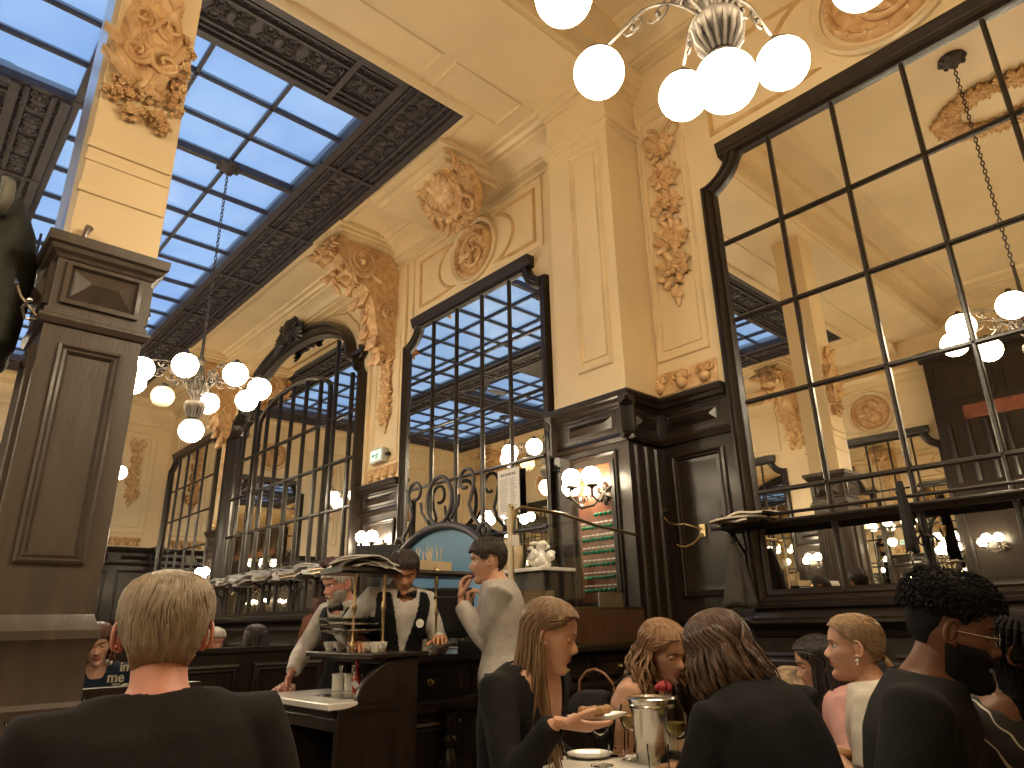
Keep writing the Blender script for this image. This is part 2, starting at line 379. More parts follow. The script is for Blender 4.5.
def medallion(T, u, v, r, label, group=None, head=True):
    root = thing('medallion', label, 'relief', T @ V((u, v, 0)), group=group)
    mb = MB(); Tc = T @ Matrix.Translation((u, v, 0))
    mb.lathe([(r, 0), (r, .04), (r*.96, .06), (r*.9, .04), (r*.86, .03), (r*.85, .0)], 40, Tc, cap=False); mb.build('rim', M['cream_trim'], root)
    mb = MB(); mb.lathe([(r*.78, 0), (r*.78, .05), (r*.73, .08), (r*.68, .05), (r*.66, .02), (.01, .03)], 40, Tc)
    rnd = random.Random(int(abs(u)*10))
    for i in range(16): a = 2*PI*i/16; mb.ball((u+r*.72*math.cos(a), v+r*.72*math.sin(a), .07), r*.05, 6, 4, T)
    scroll(mb, (u-.05*r, v+.12*r), r*.45, 1.1, .3, 1, r*.07, T, .04); scroll(mb, (u+.12*r, v-.2*r), r*.4, 1.1, PI, 1, r*.07, T, .04)
    for i in range(5): leaf(mb, (u-.1*r, v-.1*r, .03), rnd.uniform(0, 6), r*.5, r*.1, r*.12, T)
    mb.build('scrolled_disc', M['ochre'], root, ang=60); return root
def wall_panel(mb, pts, T, w=.035, h=.02):
    mb.frame(pts, [(0, 0), (w*.25, h), (w*.75, h), (w, 0)], T)
def rect(u0, v0, u1, v1): return [(u0, v0), (u1, v0), (u1, v1), (u0, v1)]
def console(T, u, ztop, label, group, reach=1.05, hw=.21, drop=1.65, seed=5):
    root = thing('console_bracket', label, 'bracket', T @ V((u, ztop-drop, 0)), group=group)
    mb = MB()
    prof = [(1.02, 0), (1.08, -.12), (1.02, -.27), (.86, -.42), (.66, -.54), (.48, -.70), (.39, -.90), (.35, -1.12), (.29, -1.34), (.17, -1.52), (.02, -1.62)]
    rings = []
    for i, (n, dz) in enumerate(prof):
        k = n*reach/1.05; w = hw*(1-.30*i/10); z = ztop+dz*drop/1.65
        rings.append([(u+s*w, z, k) if kk else (u+s*w, z+.0, 0) for s, kk in ((-1, 0), (-1, 1), (-.6, 1), (-.2, 1), (.2, 1), (.6, 1), (1, 1), (1, 0))])
        rings[-1] = [(p[0], p[1], p[2]+(.05*math.cos((p[0]-u)/w*PI/2) if p[2] > 0 else 0)) for p in rings[-1]]
    mb.loft(rings, T)
    mb.build('body', M['ochre'], root, ang=50)
    mb = MB(); rnd = random.Random(seed)
    for s in (-1, 1):
        # volute and medallion on each cheek
        Ts = T @ Matrix.Translation((u+s*hw*.98, ztop-.30*drop/1.65, .66*reach/1.05)) @ Matrix.Rotation(s*PI/2, 4, 'Y')
        mb.lathe([(.24, 0), (.24, .03), (.2, .05), (.16, .03), (.1, .05), (.01, .05)], 20, Ts)
        scroll(mb, (0, 0), .2, 1.6, 0, 1, .028, Ts, .04); mb.ball((0, 0, .05), .06, 8, 6, Ts)
        Ts2 = T @ Matrix.Translation((u+s*hw*.85, ztop-.95*drop/1.65, .2)) @ Matrix.Rotation(s*PI/2, 4, 'Y')
        scroll(mb, (0, 0), .14, 1.4, PI, -1, .025, Ts2, .03)
        for i in range(8):
            a = rnd.uniform(0, 6); leaf(mb, (rnd.uniform(-.25, .25), rnd.uniform(-.3, .25), .0), a, .2, .05, .05, Ts)
    for i, (n, dz) in enumerate(prof[:-1]):
        k = n*reach/1.05; w = hw*(1-.3*i/10); z = ztop+dz*drop/1.65
        for q in range(3 if i > 2 else 5):
            uu = u+rnd.uniform(-.9, .9)*w
            Tl = T @ Matrix.Translation((uu, z, k+.02)) @ Matrix.Rotation(-.5 if i < 4 else .2, 4, 'X')
            leaf(mb, (0, 0, 0), rnd.uniform(-2.6, -.5), .22, .07, .07, Tl, .08)
        if i % 2 == 0: flower(mb, (u, z), .09, T, rnd, 6, k+.02)
    for i in range(12):  # curled crown of leaves at the top front
        a = i/11; Tl = T @ Matrix.Translation((u-hw+2*hw*a, ztop-.12, 1.08*reach/1.05)); leaf(mb, (0, 0, 0), -PI/2+(a-.5)*2, .2, .06, .09, Tl, .1); mb.ball((0, .06, .03), .05, 6, 5, Tl)
    mb.build('acanthus_leaves', M['ochre'], root, ang=60)
    mb = MB()
    for (e, z0, z1, k) in ((.1, ztop, ztop+.05, reach+.02), (.15, ztop+.05, ztop+.1, reach+.07), (.2, ztop+.1, ZS-.0 if ztop > 6 else ztop+.16, reach+.1)):
        mb.box((u-hw-e, z0, 0), (u+hw+e, z1, k), T)
    mb.build('cap_block', M['cream_trim'], root, smooth=False, bevel=.01)
    return root
console(WB, -8.1, 6.5, 'ochre scrolled console between the arched mirror and the square-topped mirror', None)
console(WB, -14.25, 6.5, 'far ochre console behind the distant chandelier, left of the arched mirror', None, seed=6)
garland('garland', WB, -8.1, 4.0, 4.95, .3, 6, 'thin ochre garland hanging under the nearer wall console', seed=11)
garland('garland', WB, -14.25, 3.9, 4.95, .3, 6, 'thin ochre garland under the far console, between the two distant mirrors', seed=12)
garland('garland', WB, -3.12, 4.15, 5.85, .36, 5, 'broad garland of fruit and leaves beside the big mirror, on a tall cream panel', seed=13)
garland('garland', WL, 4.25, 4.2, 5.6, .32, 5, 'reddish garland on the end wall seen past the dark column', seed=14)
frieze('frieze', WB, -3.52, -2.82, 3.14, .2, 'carved ochre frieze strip under the garland panel, just left of the big mirror')
frieze('frieze', WB, -8.5, -7.72, 3.12, .2, 'carved ochre frieze strip below the lit emergency sign', seed=4)
frieze('frieze', WB, -14.5, -13.95, 3.12, .2, 'small carved frieze strip between the two far mirrors', seed=6)
frieze('frieze', WL, 3.85, 4.65, 3.12, .2, 'carved frieze strip on the end wall under its garland', seed=7)
medallion(WB, -6.11, 5.86, .46, 'round ochre medallion above the square-topped mirror with iron scrolls')
medallion(WB, -.98, 5.95, .56, 'round moulded medallion over the big right-hand mirror, partly behind a lamp globe')
# cartouche over the square-topped mirror
root = thing('cartouche', 'large carved shield-shaped cartouche under the skylight, above the medallion', 'relief', WB @ V((-6.1, 5.6, 0)))
mb = MB(); rnd = random.Random(8); Tc = WB @ Matrix.Translation((-5.84, 6.33, .68)) @ Matrix.Rotation(.62, 4, 'X')
mb.ball((0, 0, -.16), (.42, .48, .22), 24, 14, Tc); mb.ball((0, -.02, .03), (.24, .3, .12), 20, 12, Tc)
mb.build('shield', M['ochre'], root, ang=60)
mb = MB()
for i in range(26):
    a = 2*PI*i/26
    c = (.37*math.cos(a), .43*math.sin(a)); cluster(mb, c, .12, Tc, rnd, .0)
for i in range(12): mb.tube([Tc @ V((.30*math.cos(2*PI*i/12+t*.5), .36*math.sin(2*PI*i/12+t*.5), .05+.05*math.sin(t*3))) for t in (0, .3, .6, .9)], [.03, .04, .035, .01], 6)
for s in (-1, 1): scroll(mb, (s*.3, .3), .2, 1.5, PI/2, s, .035, Tc, .06); scroll(mb, (s*.28, -.3), .17, 1.5, -PI/2, -s, .03, Tc, .06)
mb.frame(arc(0, -.02, .27, .33, 0, 350, 24), [(0, 0), (0, .1), (.03, .13), (.06, .1), (.06, 0)], Tc)
for i in range(14): a = rnd.uniform(0, 6.3); leaf(mb, (.1*math.cos(a), .12*math.sin(a), .12), a, .13, .04, .04, Tc)
mb.build('acanthus_surround', M['ochre'], root, ang=60)
mb = MB()
for (e, z0, z1, k) in ((.0, 6.44, 6.5, .95), (.06, 6.5, 6.58, 1.02), (.12, 6.58, ZS, 1.12)): mb.box((-6.1-.75-e, z0, 0), (-6.1+.6+e, z1, k), WB)
mb.build('cap_block', M['cream_trim'], root, smooth=False, bevel=.01)
# ceiling cartouche seen only in the big mirror
mb = MB(); Tc = Matrix.Translation((-.9, 1.0, ZC)) @ Matrix.Rotation(PI, 4, 'X')
for i in range(26): a = 2*PI*i/26; cluster(mb, (.55*math.cos(a), .42*math.sin(a)), .17, Tc, random.Random(i), .01)
o = mb.build('ceiling_rose', M['ochre'], None, ang=60); tag(o, 'brown leafy ceiling ornament reflected in the upper panes of the big mirror', 'relief')

# painted panel mouldings on the cream walls
pm = MB(); lines = MB()
for (u0, u1) in ((-3.42, -2.86),): wall_panel(pm, rect(u0, 3.45, u1, 6.25), WB, .04, .022); wall_panel(pm, rect(u0+.07, 3.55, u1-.07, 6.1), WB, .02, .012)
wall_panel(pm, rect(-3.96, 3.38, -3.54, 5.8), WP, .05, .022); wall_panel(pm, rect(-3.9, 3.48, -3.6, 5.7), WP, .02, .012)
wall_panel(pm, rect(-8.42, 3.36, -7.78, 5.2), WB, .03, .018)
def ear_panel(mb, u0, u1, v0, v1, side, T, c=.55):
    """panel with a quarter-round bite on one side, beside a medallion"""
    if side > 0: pts = [(u0, v0), (u1-.12, v0)]+arc(u1+.42, (v0+v1)/2, c, (v1-v0)/2-.02, 250, 110, 10)+[(u1-.12, v1), (u0, v1)]
    else: pts = [(u0+.12, v0), (u1, v0), (u1, v1), (u0+.12, v1)]+arc(u0-.42, (v0+v1)/2, c, (v1-v0)/2-.02, 70, -70, 10)
    wall_panel(mb, pts, T, .05, .022)
ear_panel(lines, -7.34, -6.72, 5.46, 6.22, 1, WB); ear_panel(lines, -5.5, -4.95, 5.46, 6.22, -1, WB)
wall_panel(pm, rect(-7.5, 5.36, -4.82, 6.32), WB, .03, .02)
ear_panel(lines, -2.6, -1.75, 5.5, 6.4, 1, WB); ear_panel(lines, -.2, .6, 5.5, 6.4, -1, WB)
# spandrels beside the arched mirror
for s in (-1, 1):
    c = -11.22
    pts = [(c+s*2.45, 5.35), (c+s*2.45, 6.2), (c+s*1.2, 6.3), (c+s*1.75, 6.15), (c+s*2.15, 5.8), (c+s*2.3, 5.4)]
    if s > 0: pts = pts[::-1]
    wall_panel(lines, pts[::-1] if s < 0 else pts[::-1], WB, .04, .02)
wall_panel(pm, rect(-17.7, 5.4, -14.9, 6.25), WB, .04, .02)
for (y0, y1) in ((3.8, 4.7), (.1, .9), (-4.6, -3)): wall_panel(pm, rect(y0, 3.4, y1, 5.9), WL, .04, .02); wall_panel(pm, rect(y0+.14, 3.55, y1-.14, 5.75), WL, .02, .012)
pm_o = struct('trim_6', pm, M['cream_trim']); struct('trim_7', lines, M['ochre_line'])
# narrow pilaster strips flanking the pier and consoles
mb = MB()
for (a, b_) in ((-4.72, -4.3), (-8.62, -8.55), (-7.68, -7.63)): mb.box((a, 3.08, 0), (b_, 6.3, .05), WB)
mb.box((-4.62, 3.08, 0), (-4.52, 6.3, .09), WB); mb.box((-3.0, 0, 0), (-2.95, .1, .01), WB)
mb.box((-4.24, 3.05, 0), (-3.43, 7.1, .5), WB)      # pier shaft
for (e, z0, z1) in ((.03, 5.92, 5.97), (.06, 5.97, 6.04), (.02, 6.04, 6.1), (.03, 6.42, 6.47), (.07, 6.47, 6.55), (.12, 6.55, 6.64), (.16, 6.64, 6.72)): mb.box((-4.24-e*.5, z0, 0), (-3.43+e, z1, .5+e), WB)
mb.box((-4.3, 3.05, 0), (-4.2, 6.3, .3), WB)
struct('trim_8', mb, M['cream'], smooth=False, bevel=.012)
# ================= WOOD PANELLING =================
def raised(mb, u0, v0, u1, v1, T, h=.02):
    """recessed field with a moulded surround"""
    mb.frame(rect(u0, v0, u1, v1), [(0, 0), (0, .022), (.018, .03), (.03, .018), (.045, .022), (.055, .004), (.085, .002)], T)
def diamond(mb, u0, v0, u1, v1, T, h=.06):
    mb.frame(rect(u0, v0, u1, v1), [(0, 0), (0, .02), (.02, .025), (.03, .005)], T)
    d = (v1-v0-.06)/2; a, b_, c, e = u0+.03, v0+.03, u1-.03, v1-.03; m = (b_+e)/2
    vs = [(a, b_, .005), (c, b_, .005), (c, e, .005), (a, e, .005), (a+d, m, h), (c-d, m, h)]
    mb.add(vs, [(0, 1, 5, 4), (1, 2, 5), (2, 3, 4, 5), (3, 0, 4)], T)
CAPPROF = [(0, 2.66), (.03, 2.66), (.045, 2.69), (.03, 2.705), (.025, 2.72), (.02, 2.73), (.02, 2.955), (.03, 2.96), (.04, 2.975), (.07, 2.99), (.085, 3.02), (.10, 3.03), (.11, 3.06), (.105, 3.08), (0, 3.08)]
XZ = Matrix(((1, 0, 0, 0), (0, 0, 1, 0), (0, 1, 0, 0), (0, 0, 0, 1)))
def dado(name, T, u0, u1, base=.03, ends=True, low=1.2, panels=1, sides=False):
    mb = MB()
    mb.box((u0, 0, 0), (u1, 3.0, base), T)
    mb.run([(base+p, q) for p, q in CAPPROF], 'x', u0-(.0 if not ends else 0), u1, T @ XZ)
    Tb = T @ Matrix.Translation((0, 0, base))
    n = panels; w = (u1-u0)/n
    for i in range(n):
        a = u0+i*w+.07; b_ = u0+(i+1)*w-.07
        diamond(mb, a, 2.745, b_, 2.945, Tb @ Matrix.Translation((0, 0, .0)))
        raised(mb, a+.03, 1.38, b_-.03, 2.56, Tb)
        raised(mb, a+.03, .3, b_-.03, 1.0, Tb)
    for z in (1.2,): mb.run([(base, z-.06), (base+.03, z-.05), (base+.05, z-.02), (base+.06, z), (base+.05, z+.02), (base, z+.025)], 'x', u0, u1, T @ XZ)
    mb.box((u0, 0, 0), (u1, .16, base+.03), T)
    return struct(name, mb, M['wood'], ang=25, recalc=True)
dado('trim_9', WB, -3.45, -2.74); dado('trim_10', WB, -4.77, -4.24); dado('trim_11', WB, -8.6, -7.62); dado('trim_12', WB, -14.65, -13.87); dado('trim_13', WB, XE, -17.95)
dado('trim_14', WB, .78, XR, panels=2)
dado('trim_15', WL, 3.25, 5, panels=2); dado('trim_40', WL, -.3, 1.25, panels=2); dado('trim_41', WL, -5, -2.6, panels=3)
# below the mirrors
def under(name, T, u0, u1, top=1.3):
    mb = MB(); mb.box((u0, 0, 0), (u1, top, .04), T); n = max(1, round((u1-u0)/.9)); w = (u1-u0)/n
    Tb = T @ Matrix.Translation((0, 0, .04))
    for i in range(n): raised(mb, u0+i*w+.05, .2, u0+(i+1)*w-.05, .98, Tb)
    mb.run([(.04, 1.08), (.07, 1.09), (.09, 1.13), (.13, 1.16), (.15, 1.18), (.15, 1.2), (.09, 1.215), (.07, 1.25), (.05, 1.27), (.04, 1.3)], 'x', u0, u1, T @ XZ)
    return struct(name, mb, M['wood'], ang=25, recalc=True)
under('trim_16', WB, -2.75, .78); under('trim_17', WB, -7.63, -4.76); under('trim_18', WB, -13.9, -8.6); under('trim_19', WB, -17.96, -14.6)
under('trim_42', WL, 1.25, 3.25); under('trim_43', WL, -2.6, -.3)
# pier panelling
mb = MB()
Tp = WP
mb.box((-4.25, 0, -.5), (-3.45, 3.0, .0), Tp)
mb.run(CAPPROF, 'x', -4.25-.1, -3.45+.1, Tp @ XZ)
# side return of the pier (faces +x) and its cap
TS = Matrix(((0, 0, 1, -3.45), (1, 0, 0, 0), (0, 1, 0, 0), (0, 0, 0, 1)))
TSb = Matrix(((0, 0, -1, -4.25), (1, 0, 0, 0), (0, 1, 0, 0), (0, 0, 0, 1)))
for TT in (TS, TSb): mb.run(CAPPROF, 'x', 4.4, 5.0, TT @ XZ)
diamond(mb, -4.15, 2.745, -3.55, 2.945, Tp)
mb.frame(rect(-4.12, 1.3, -3.58, 2.6), [(0, 0), (0, .02), (.012, .028), (.03, .02), (.035, 0)], Tp)
for y in (4.58, 4.72, 4.86): mb.tube([(-3.44, y, .2), (-3.44, y, 2.62)], .035, 10)
diamond(mb, 4.56, 2.745, 4.94, 2.945, TS); raised(mb, -4.12, .25, -3.58, 1.0, Tp)
struct('trim_20', mb, M['wood'], ang=25, recalc=True)

# ================= GREAT MIRRORS =================
FR = [(0, 0), (0, .05), (.015, .085), (.04, .09), (.05, .07), (.075, .075), (.095, .06), (.105, .03), (.12, .035), (.135, .03), (.165, .012)]
def notch_path(u0, u1, v0, v1, r=.24, inset=0):
    a, b_, t = u0+inset, u1-inset, v1-inset
    vn = v1-r-.13+inset*0
    p = [(a, v0+inset)]
    # travel: up the left side must keep the inside to the right -> use clockwise order reversed later
    left = [(a, vn)]+[(u0-.02+ (r+inset)*math.cos(math.radians(d)) if False else u0+(r+inset)*math.sin(math.radians(90*k/8)), v1-.12-(r+inset)*math.cos(math.radians(90*k/8))+inset*0) for k, d in enumerate(range(9))]
    return left
def great_mirror(name, T, u0, u1, vt, cols, rails, vb, label, r=.30, crest=True, kind=None, thick=.034):
    root = thing(name, label, 'mirror', T @ V(((u0+u1)/2, vb, 0)), kind=kind)
    iw = .145
    def outline(i):
        a, b_ = u0+i, u1-i; top = vt-i*1.1; rr = r
        q = []
        for k in range(9):
            ang = math.radians(90*k/8)
            # concave quarter round biting the corner, centre at the outer corner
            q.append((u0+.0+max(i, (rr+i)*math.sin(ang)), max(0, 0)+vt-.03-(rr+i)*math.cos(ang) if True else 0))
        L = [(a, vb+i)]+[(a, vt-.03-rr-i*.6)]+[(max(a, x), min(y, top)) for x, y in q[1:]]
        L.append((u0+rr+i*1.0+.02, top))
        Rr = [(u0+u1-x, y) for x, y in L][::-1]
        return L+Rr                      # clockwise seen from the front
    out = outline(0); inn = outline(iw)
    # strips between successive offsets, hand lofted so that the corners stay clean
    prof = [(0, 0), (0, .05), (.1, .085), (.26, .09), (.32, .07), (.45, .075), (.58, .055), (.66, .03), (.74, .036), (.84, .03), (1, .012)]
    rings = [[(a[0]+(b_[0]-a[0])*t, a[1]+(b_[1]-a[1])*t, h) for a, b_ in zip(out, inn)] for t, h in prof]
    n = len(out); vs = [p for rg in rings for p in rg]; fs = []
    for i in range(len(rings)-1):
        for j in range(n): k = (j+1) % n; fs.append((i*n+j, i*n+k, (i+1)*n+k, (i+1)*n+j))
    mb = MB(); mb.add(vs, fs, T)
    # crown moulding with overhanging ends
    cp = [(.0, vt-.13), (.085, vt-.115), (.09, vt-.08), (.10, vt-.07), (.108, vt-.03), (.118, vt-.01), (.118, vt+.012), (0, vt+.015)]
    mb.run(cp, 'x', u0+r-.07, u1-r+.07, T @ XZ)
    fr = mb.build('frame', M['wood'], root, ang=28, recalc=True)
    mb = MB(); mb.add([(x, y, .014) for x, y in inn], [tuple(range(n))[::-1]], T); mb.build('mirror_glass', M['mirror'], root, smooth=False)
    mb = MB()
    a, b_ = u0+iw, u1-iw
    bp = [(-thick*.5, .01), (-thick*.5, .03), (-thick*.25, .042), (thick*.25, .042), (thick*.5, .03), (thick*.5, .01)]
    for c in cols:
        e = vt-iw*1.1-.0
        if c-u0 < r+iw or u1-c < r+iw:
            d = min(c-u0, u1-c); ang = math.asin(min(1, d/(r+iw))); e = vt-.03-(r+iw)*math.cos(ang)
            e = min(e, vt-iw*1.1)
        mb.run([(c+p, q) for p, q in bp], 'x', vb+iw*.8, e+.02, T @ Matrix(((0, 1, 0, 0), (1, 0, 0, 0), (0, 0, 1, 0), (0, 0, 0, 1))))
    for z in rails: mb.run([(q, z+p) for p, q in bp], 'x', a, b_, T @ XZ)
    mb.build('glazing_bars', M['wood'], root, ang=28, recalc=True)
    return root
R4 = [4.345, 3.61, 2.875, 2.135]
great_mirror('wall_mirror', WB, -2.74, .78, 5.3, [-2.06, -1.51, -.975, -.44, .1], R4, 1.27, 'big dark-framed wall mirror on the right, above the diners, reflecting cream walls and lamp globes')
great_mirror('wall_mirror', WB, -7.62, -4.77, 5.27, [-6.96, -6.45, -5.94, -5.43], R4, 1.27, 'square-topped wall mirror with notched corners reflecting the blue skylight, left of the pier')
great_mirror('wall_mirror', WB, -17.95, -14.63, 5.27, [-17.3, -16.72, -16.14, -15.56], R4, 1.27, 'farthest and smallest-looking wall mirror, in the corner next to the end wall')
great_mirror('wall_mirror', WL, 1.25, 3.27, 5.14, [1.75, 2.25, 2.76], R4, 1.27, 'mirror on the end wall, seen only as a reflection inside the arched mirror')
great_mirror('wall_mirror', WL, -2.6, -.3, 5.3, [-2.0, -1.45, -.9], R4, 1.27, 'farther mirror on the end wall, hidden behind the column and seen only by reflection')
medallion(WL, 2.25, 5.8, .46, 'ochre medallion on the end wall, reflected in the middle of the arched mirror')
garland('garland', WL, .5, 4.0, 5.6, .32, 5, 'garland on the end wall, reflected beside the far medallion in the arched mirror', seed=17)
# arched mirror
def arched_mirror():
    c = -11.24; root = thing('wall_mirror', 'tall arched wall mirror with carved crest and curved glazing bars, above the far seats', 'mirror', (c, 5, 1.3))
    u0, u1 = -13.87, -8.61
    def outl(i):
        L = [(u0+i, 1.3+i), (u0+i, 4.86)]
        for k in range(6): a = math.radians(90*k/5); L.append((u0+i+(.0)+(.2)*math.sin(a)*1.0, 4.86+.26-(.26)*math.cos(a)))
        L.append((u0+i+.38, 5.22-i*.4))
        for k in range(19):
            a = math.radians(180-90*k/18); L.append((c+(2.18-i)*math.cos(a), 5.30+(1.06-i*1.9)*math.sin(a)))
        R_ = [(2*c-x, y) for x, y in L[:-1]][::-1]
        return L+R_
    out, inn = outl(0), outl(.17); n = len(out)
    prof = [(0, 0), (0, .14), (.1, .19), (.26, .20), (.32, .15), (.45, .16), (.58, .11), (.66, .06), (.74, .07), (.84, .04), (1, .012)]
    vs = [(a[0]+(b_[0]-a[0])*t, a[1]+(b_[1]-a[1])*t, h) for t, h in prof for a, b_ in zip(out, inn)]; fs = []
    for i in range(len(prof)-1):
        for j in range(n): k = (j+1) % n; fs.append((i*n+j, i*n+k, (i+1)*n+k, (i+1)*n+j))
    mb = MB(); mb.add(vs, fs, WB)
    for s in (-1, 1):   # scrolled shoulders
        scroll(mb, (c+s*2.42, 5.22), .12, 1.3, PI/2, -s, .04, WB, .08)
        x = sorted((c+s*2.1, c+s*2.56)); mb.box((x[0], 5.2, 0), (x[1], 5.27, .14), WB)
    mb.build('frame', M['wood'], root, ang=28, recalc=True)
    mb = MB(); mb.add([(x, y, .014) for x, y in inn], [tuple(range(n))[::-1]], WB); mb.build('mirror_glass', M['mirror'], root, smooth=False)
    mb = MB(); th = .05
    bp = [(-th*.5, .01), (-th*.5, .035), (-th*.25, .05), (th*.25, .05), (th*.5, .035), (th*.5, .01)]
    TV = WB @ Matrix(((0, 1, 0, 0), (1, 0, 0, 0), (0, 0, 1, 0), (0, 0, 0, 1)))
    def ytop(x):
        d = abs(x-c)
        return 5.3+.7*math.sqrt(max(0, 1-(d/2.0)**2)) if d < 2.0 else 5.0
    arch_y = lambda x: 4.82+.42*math.sqrt(max(0, 1-((x-c)/1.42)**2))+.12
    for k in range(-4, 5):
        x = c+k*.53
        if abs(k) >= 3: mb.run([(x+p, q) for p, q in bp], 'x', 1.45, ytop(x), TV)
        else: mb.run([(x+p, q) for p, q in bp], 'x', 1.45, arch_y(x), TV)
    P = [(c-1.40, 1.45, .03), (c-1.42, 4.7, .03)]+[(c+1.42*math.cos(math.radians(a)), 4.9+.46*math.sin(math.radians(a)), .03) for a in range(170, 5, -10)]+[(c+1.42, 4.7, .03), (c+1.40, 1.45, .03)]
    mb.tube(P, .034, 6, WB)
    for z in R4: mb.run([(q, z+p) for p, q in bp], 'x', u0+.16, u1-.16, WB @ XZ)
    mb.build('glazing_bars', M['wood'], root, ang=28, recalc=True)
    mb = MB(); rnd = random.Random(2)
    for i in range(12): cluster(mb, (c+rnd.uniform(-.22, .22), 6.40+rnd.uniform(-.2, .24)), .17, WB, rnd, .2)
    mb.ball((c, 6.40, .2), (.2, .26, .12), 14, 8, WB)
    for s in (-1, 1):
        scroll(mb, (c+s*.3, 6.3), .17, 1.4, 0, s, .04, WB, .22)
        for i in range(5): leaf(mb, (c+s*.25, 6.2, .2), (0 if s > 0 else PI)+(-.5+i*.25), .34, .07, .07, WB)
    mb.build('carved_crest', M['iron_black'], root, ang=60)
arched_mirror()

# ================= COLUMN =================
CX = -3.6
def column():
    y0, y1 = .352, .770; x0, x1 = -4.05, CX
    root = thing('column', 'square column, dark panelled wood below and cream paint above, rising past the skylight', 'column', ((x0+x1)/2, (y0+y1)/2, 0))
    mb = MB(); mb.box((x0, y0, 0), (x1, y1, 2.62))
    TX = Matrix(((0, 0, 1, x1), (1, 0, 0, 0), (0, 1, 0, 0), (0, 0, 0, 1)))          # +x face, u=y
    TY = Matrix(((1, 0, 0, 0), (0, 0, -1, y0), (0, 1, 0, 0), (0, 0, 0, 1)))         # -y face
    TY2 = Matrix(((1, 0, 0, 0), (0, 0, 1, y1), (0, 1, 0, 0), (0, 0, 0, 1)))
    for T, a, b_ in ((TX, y0, y1), (TY, x0, x1), (TY2, x0, x1)):
        mb.frame(rect(a+.075, 1.5, b_-.075, 2.5), [(0, 0), (0, .018), (.012, .024), (.022, .012), (.034, .018), (.045, .004), (.052, -.006), (.07, -.01)], T)
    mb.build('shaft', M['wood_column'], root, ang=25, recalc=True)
    mb = MB()
    def rings(e, z): return [(x0-e, y0-e, z), (x1+e, y0-e, z), (x1+e, y1+e, z), (x0-e, y1+e, z)]
    mb.loft([rings(e, z) for e, z in ((.0, 2.585), (.015, 2.59), (.03, 2.615), (.03, 2.63), (.012, 2.64), (.012, 2.665), (.0, 2.67), (.0, 2.93), (.008, 2.935), (.015, 2.95), (.035, 2.965), (.042, 2.985), (.058, 2.995), (.062, 3.02), (.062, 3.045), (.0, 3.05))])
    for T, a, b_ in ((TX, y0, y1), (TY, x0, x1), (TY2, x0, x1)): diamond(mb, a+.04, 2.7, b_-.04, 2.92, T, .055)
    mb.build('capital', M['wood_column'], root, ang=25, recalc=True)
    mb = MB()
    mb.loft([rings(e, z) for e, z in ((.05, 0), (.05, .1), (.004, .12), (.004, .86), (.015, .88), (.02, .92), (.006, .94), (.004, 1.12), (.012, 1.14), (.02, 1.17), (.033, 1.19), (.033, 1.225), (.018, 1.25), (.008, 1.27), (.0, 1.29))])
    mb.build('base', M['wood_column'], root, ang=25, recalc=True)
    mb = MB(); mb.box((x0+.03, y0+.02, 3.05), (x1-.015, y1+.01, 6.7)); z = 3.0
    for z, h, e in ((3.33, .05, .012), (3.52, .035, .01), (3.6, .05, .016)): mb.box((x0+.0, y0+.012, z), (x1-.015+e, y1+.0, z+h))
    mb.build('upper_shaft', M['cream'], root, smooth=False, bevel=.006)
    mb = MB(); mb.box((x0-.0, y0-.004, 3.05), (x1-.02, y0+.02, 6.7)); mb.build('mirror_strip', M['satin'], root, smooth=False)
    # carved ornament high on the face
    mb = MB(); rnd = random.Random(4)
    T2 = TX @ Matrix.Translation((0, 0, -.015))
    mb.ball((.56, 4.42, -.02), (.17, .40, .09), 20, 10, T2)
    for i in range(26):
        vv = 4.06+.66*rnd.random(); leaf(mb, (.56+rnd.uniform(-.12, .12), vv, .03), PI/2+rnd.uniform(-1.1, 1.1), rnd.uniform(.12, .24), .035, .05, T2, .04)
    for s_ in (-1, 1): scroll(mb, (.56+s_*.08, 4.25), .09, 1.4, PI/2, s_, .02, T2, .07); scroll(mb, (.56+s_*.07, 4.5), .08, 1.3, -PI/2, -s_, .018, T2, .07)
    for i in range(9): cluster(mb, (.42+.26*i/8, 3.96+.1*math.sin(i*1.4)), .055, T2, rnd, .02)
    for i in range(8): cluster(mb, (.73+rnd.uniform(-.02, .02), 4.02+.07*i), .05, T2, rnd, .02)
    mb.build('carved_ornament', M['ochre'], root, ang=60)
    mb = MB()  # little forgotten hook standing on the capital ledge
    mb.tube([(x1+.03, y0+.08, 3.05), (x1+.03, y0+.085, 3.09), (x1+.03, y0+.095, 3.12)], [.012, .014, .02], 8)
    mb.build('knob', M['wood_mid'], root)
    mb = MB()  # bronze coat hooks on the narrow face
    for z in (2.62,):
        P = [(x1-.08, y0-.01, z), (x1-.07, y0-.07, z-.01), (x1-.04, y0-.09, z+.03), (x1-.02, y0-.07, z+.06)]
        mb.tube(P, .008, 6); mb.tube([(x1-.08, y0-.01, z), (x1-.09, y0-.1, z+.1), (x1-.05, y0-.14, z+.16), (x1+.0, y0-.13, z+.12)], .008, 6); mb.ball((x1-.02, y0-.07, z+.065), .014, 8, 6)
    mb.build('coat_hook', M['steel'], root)
    return root
column()

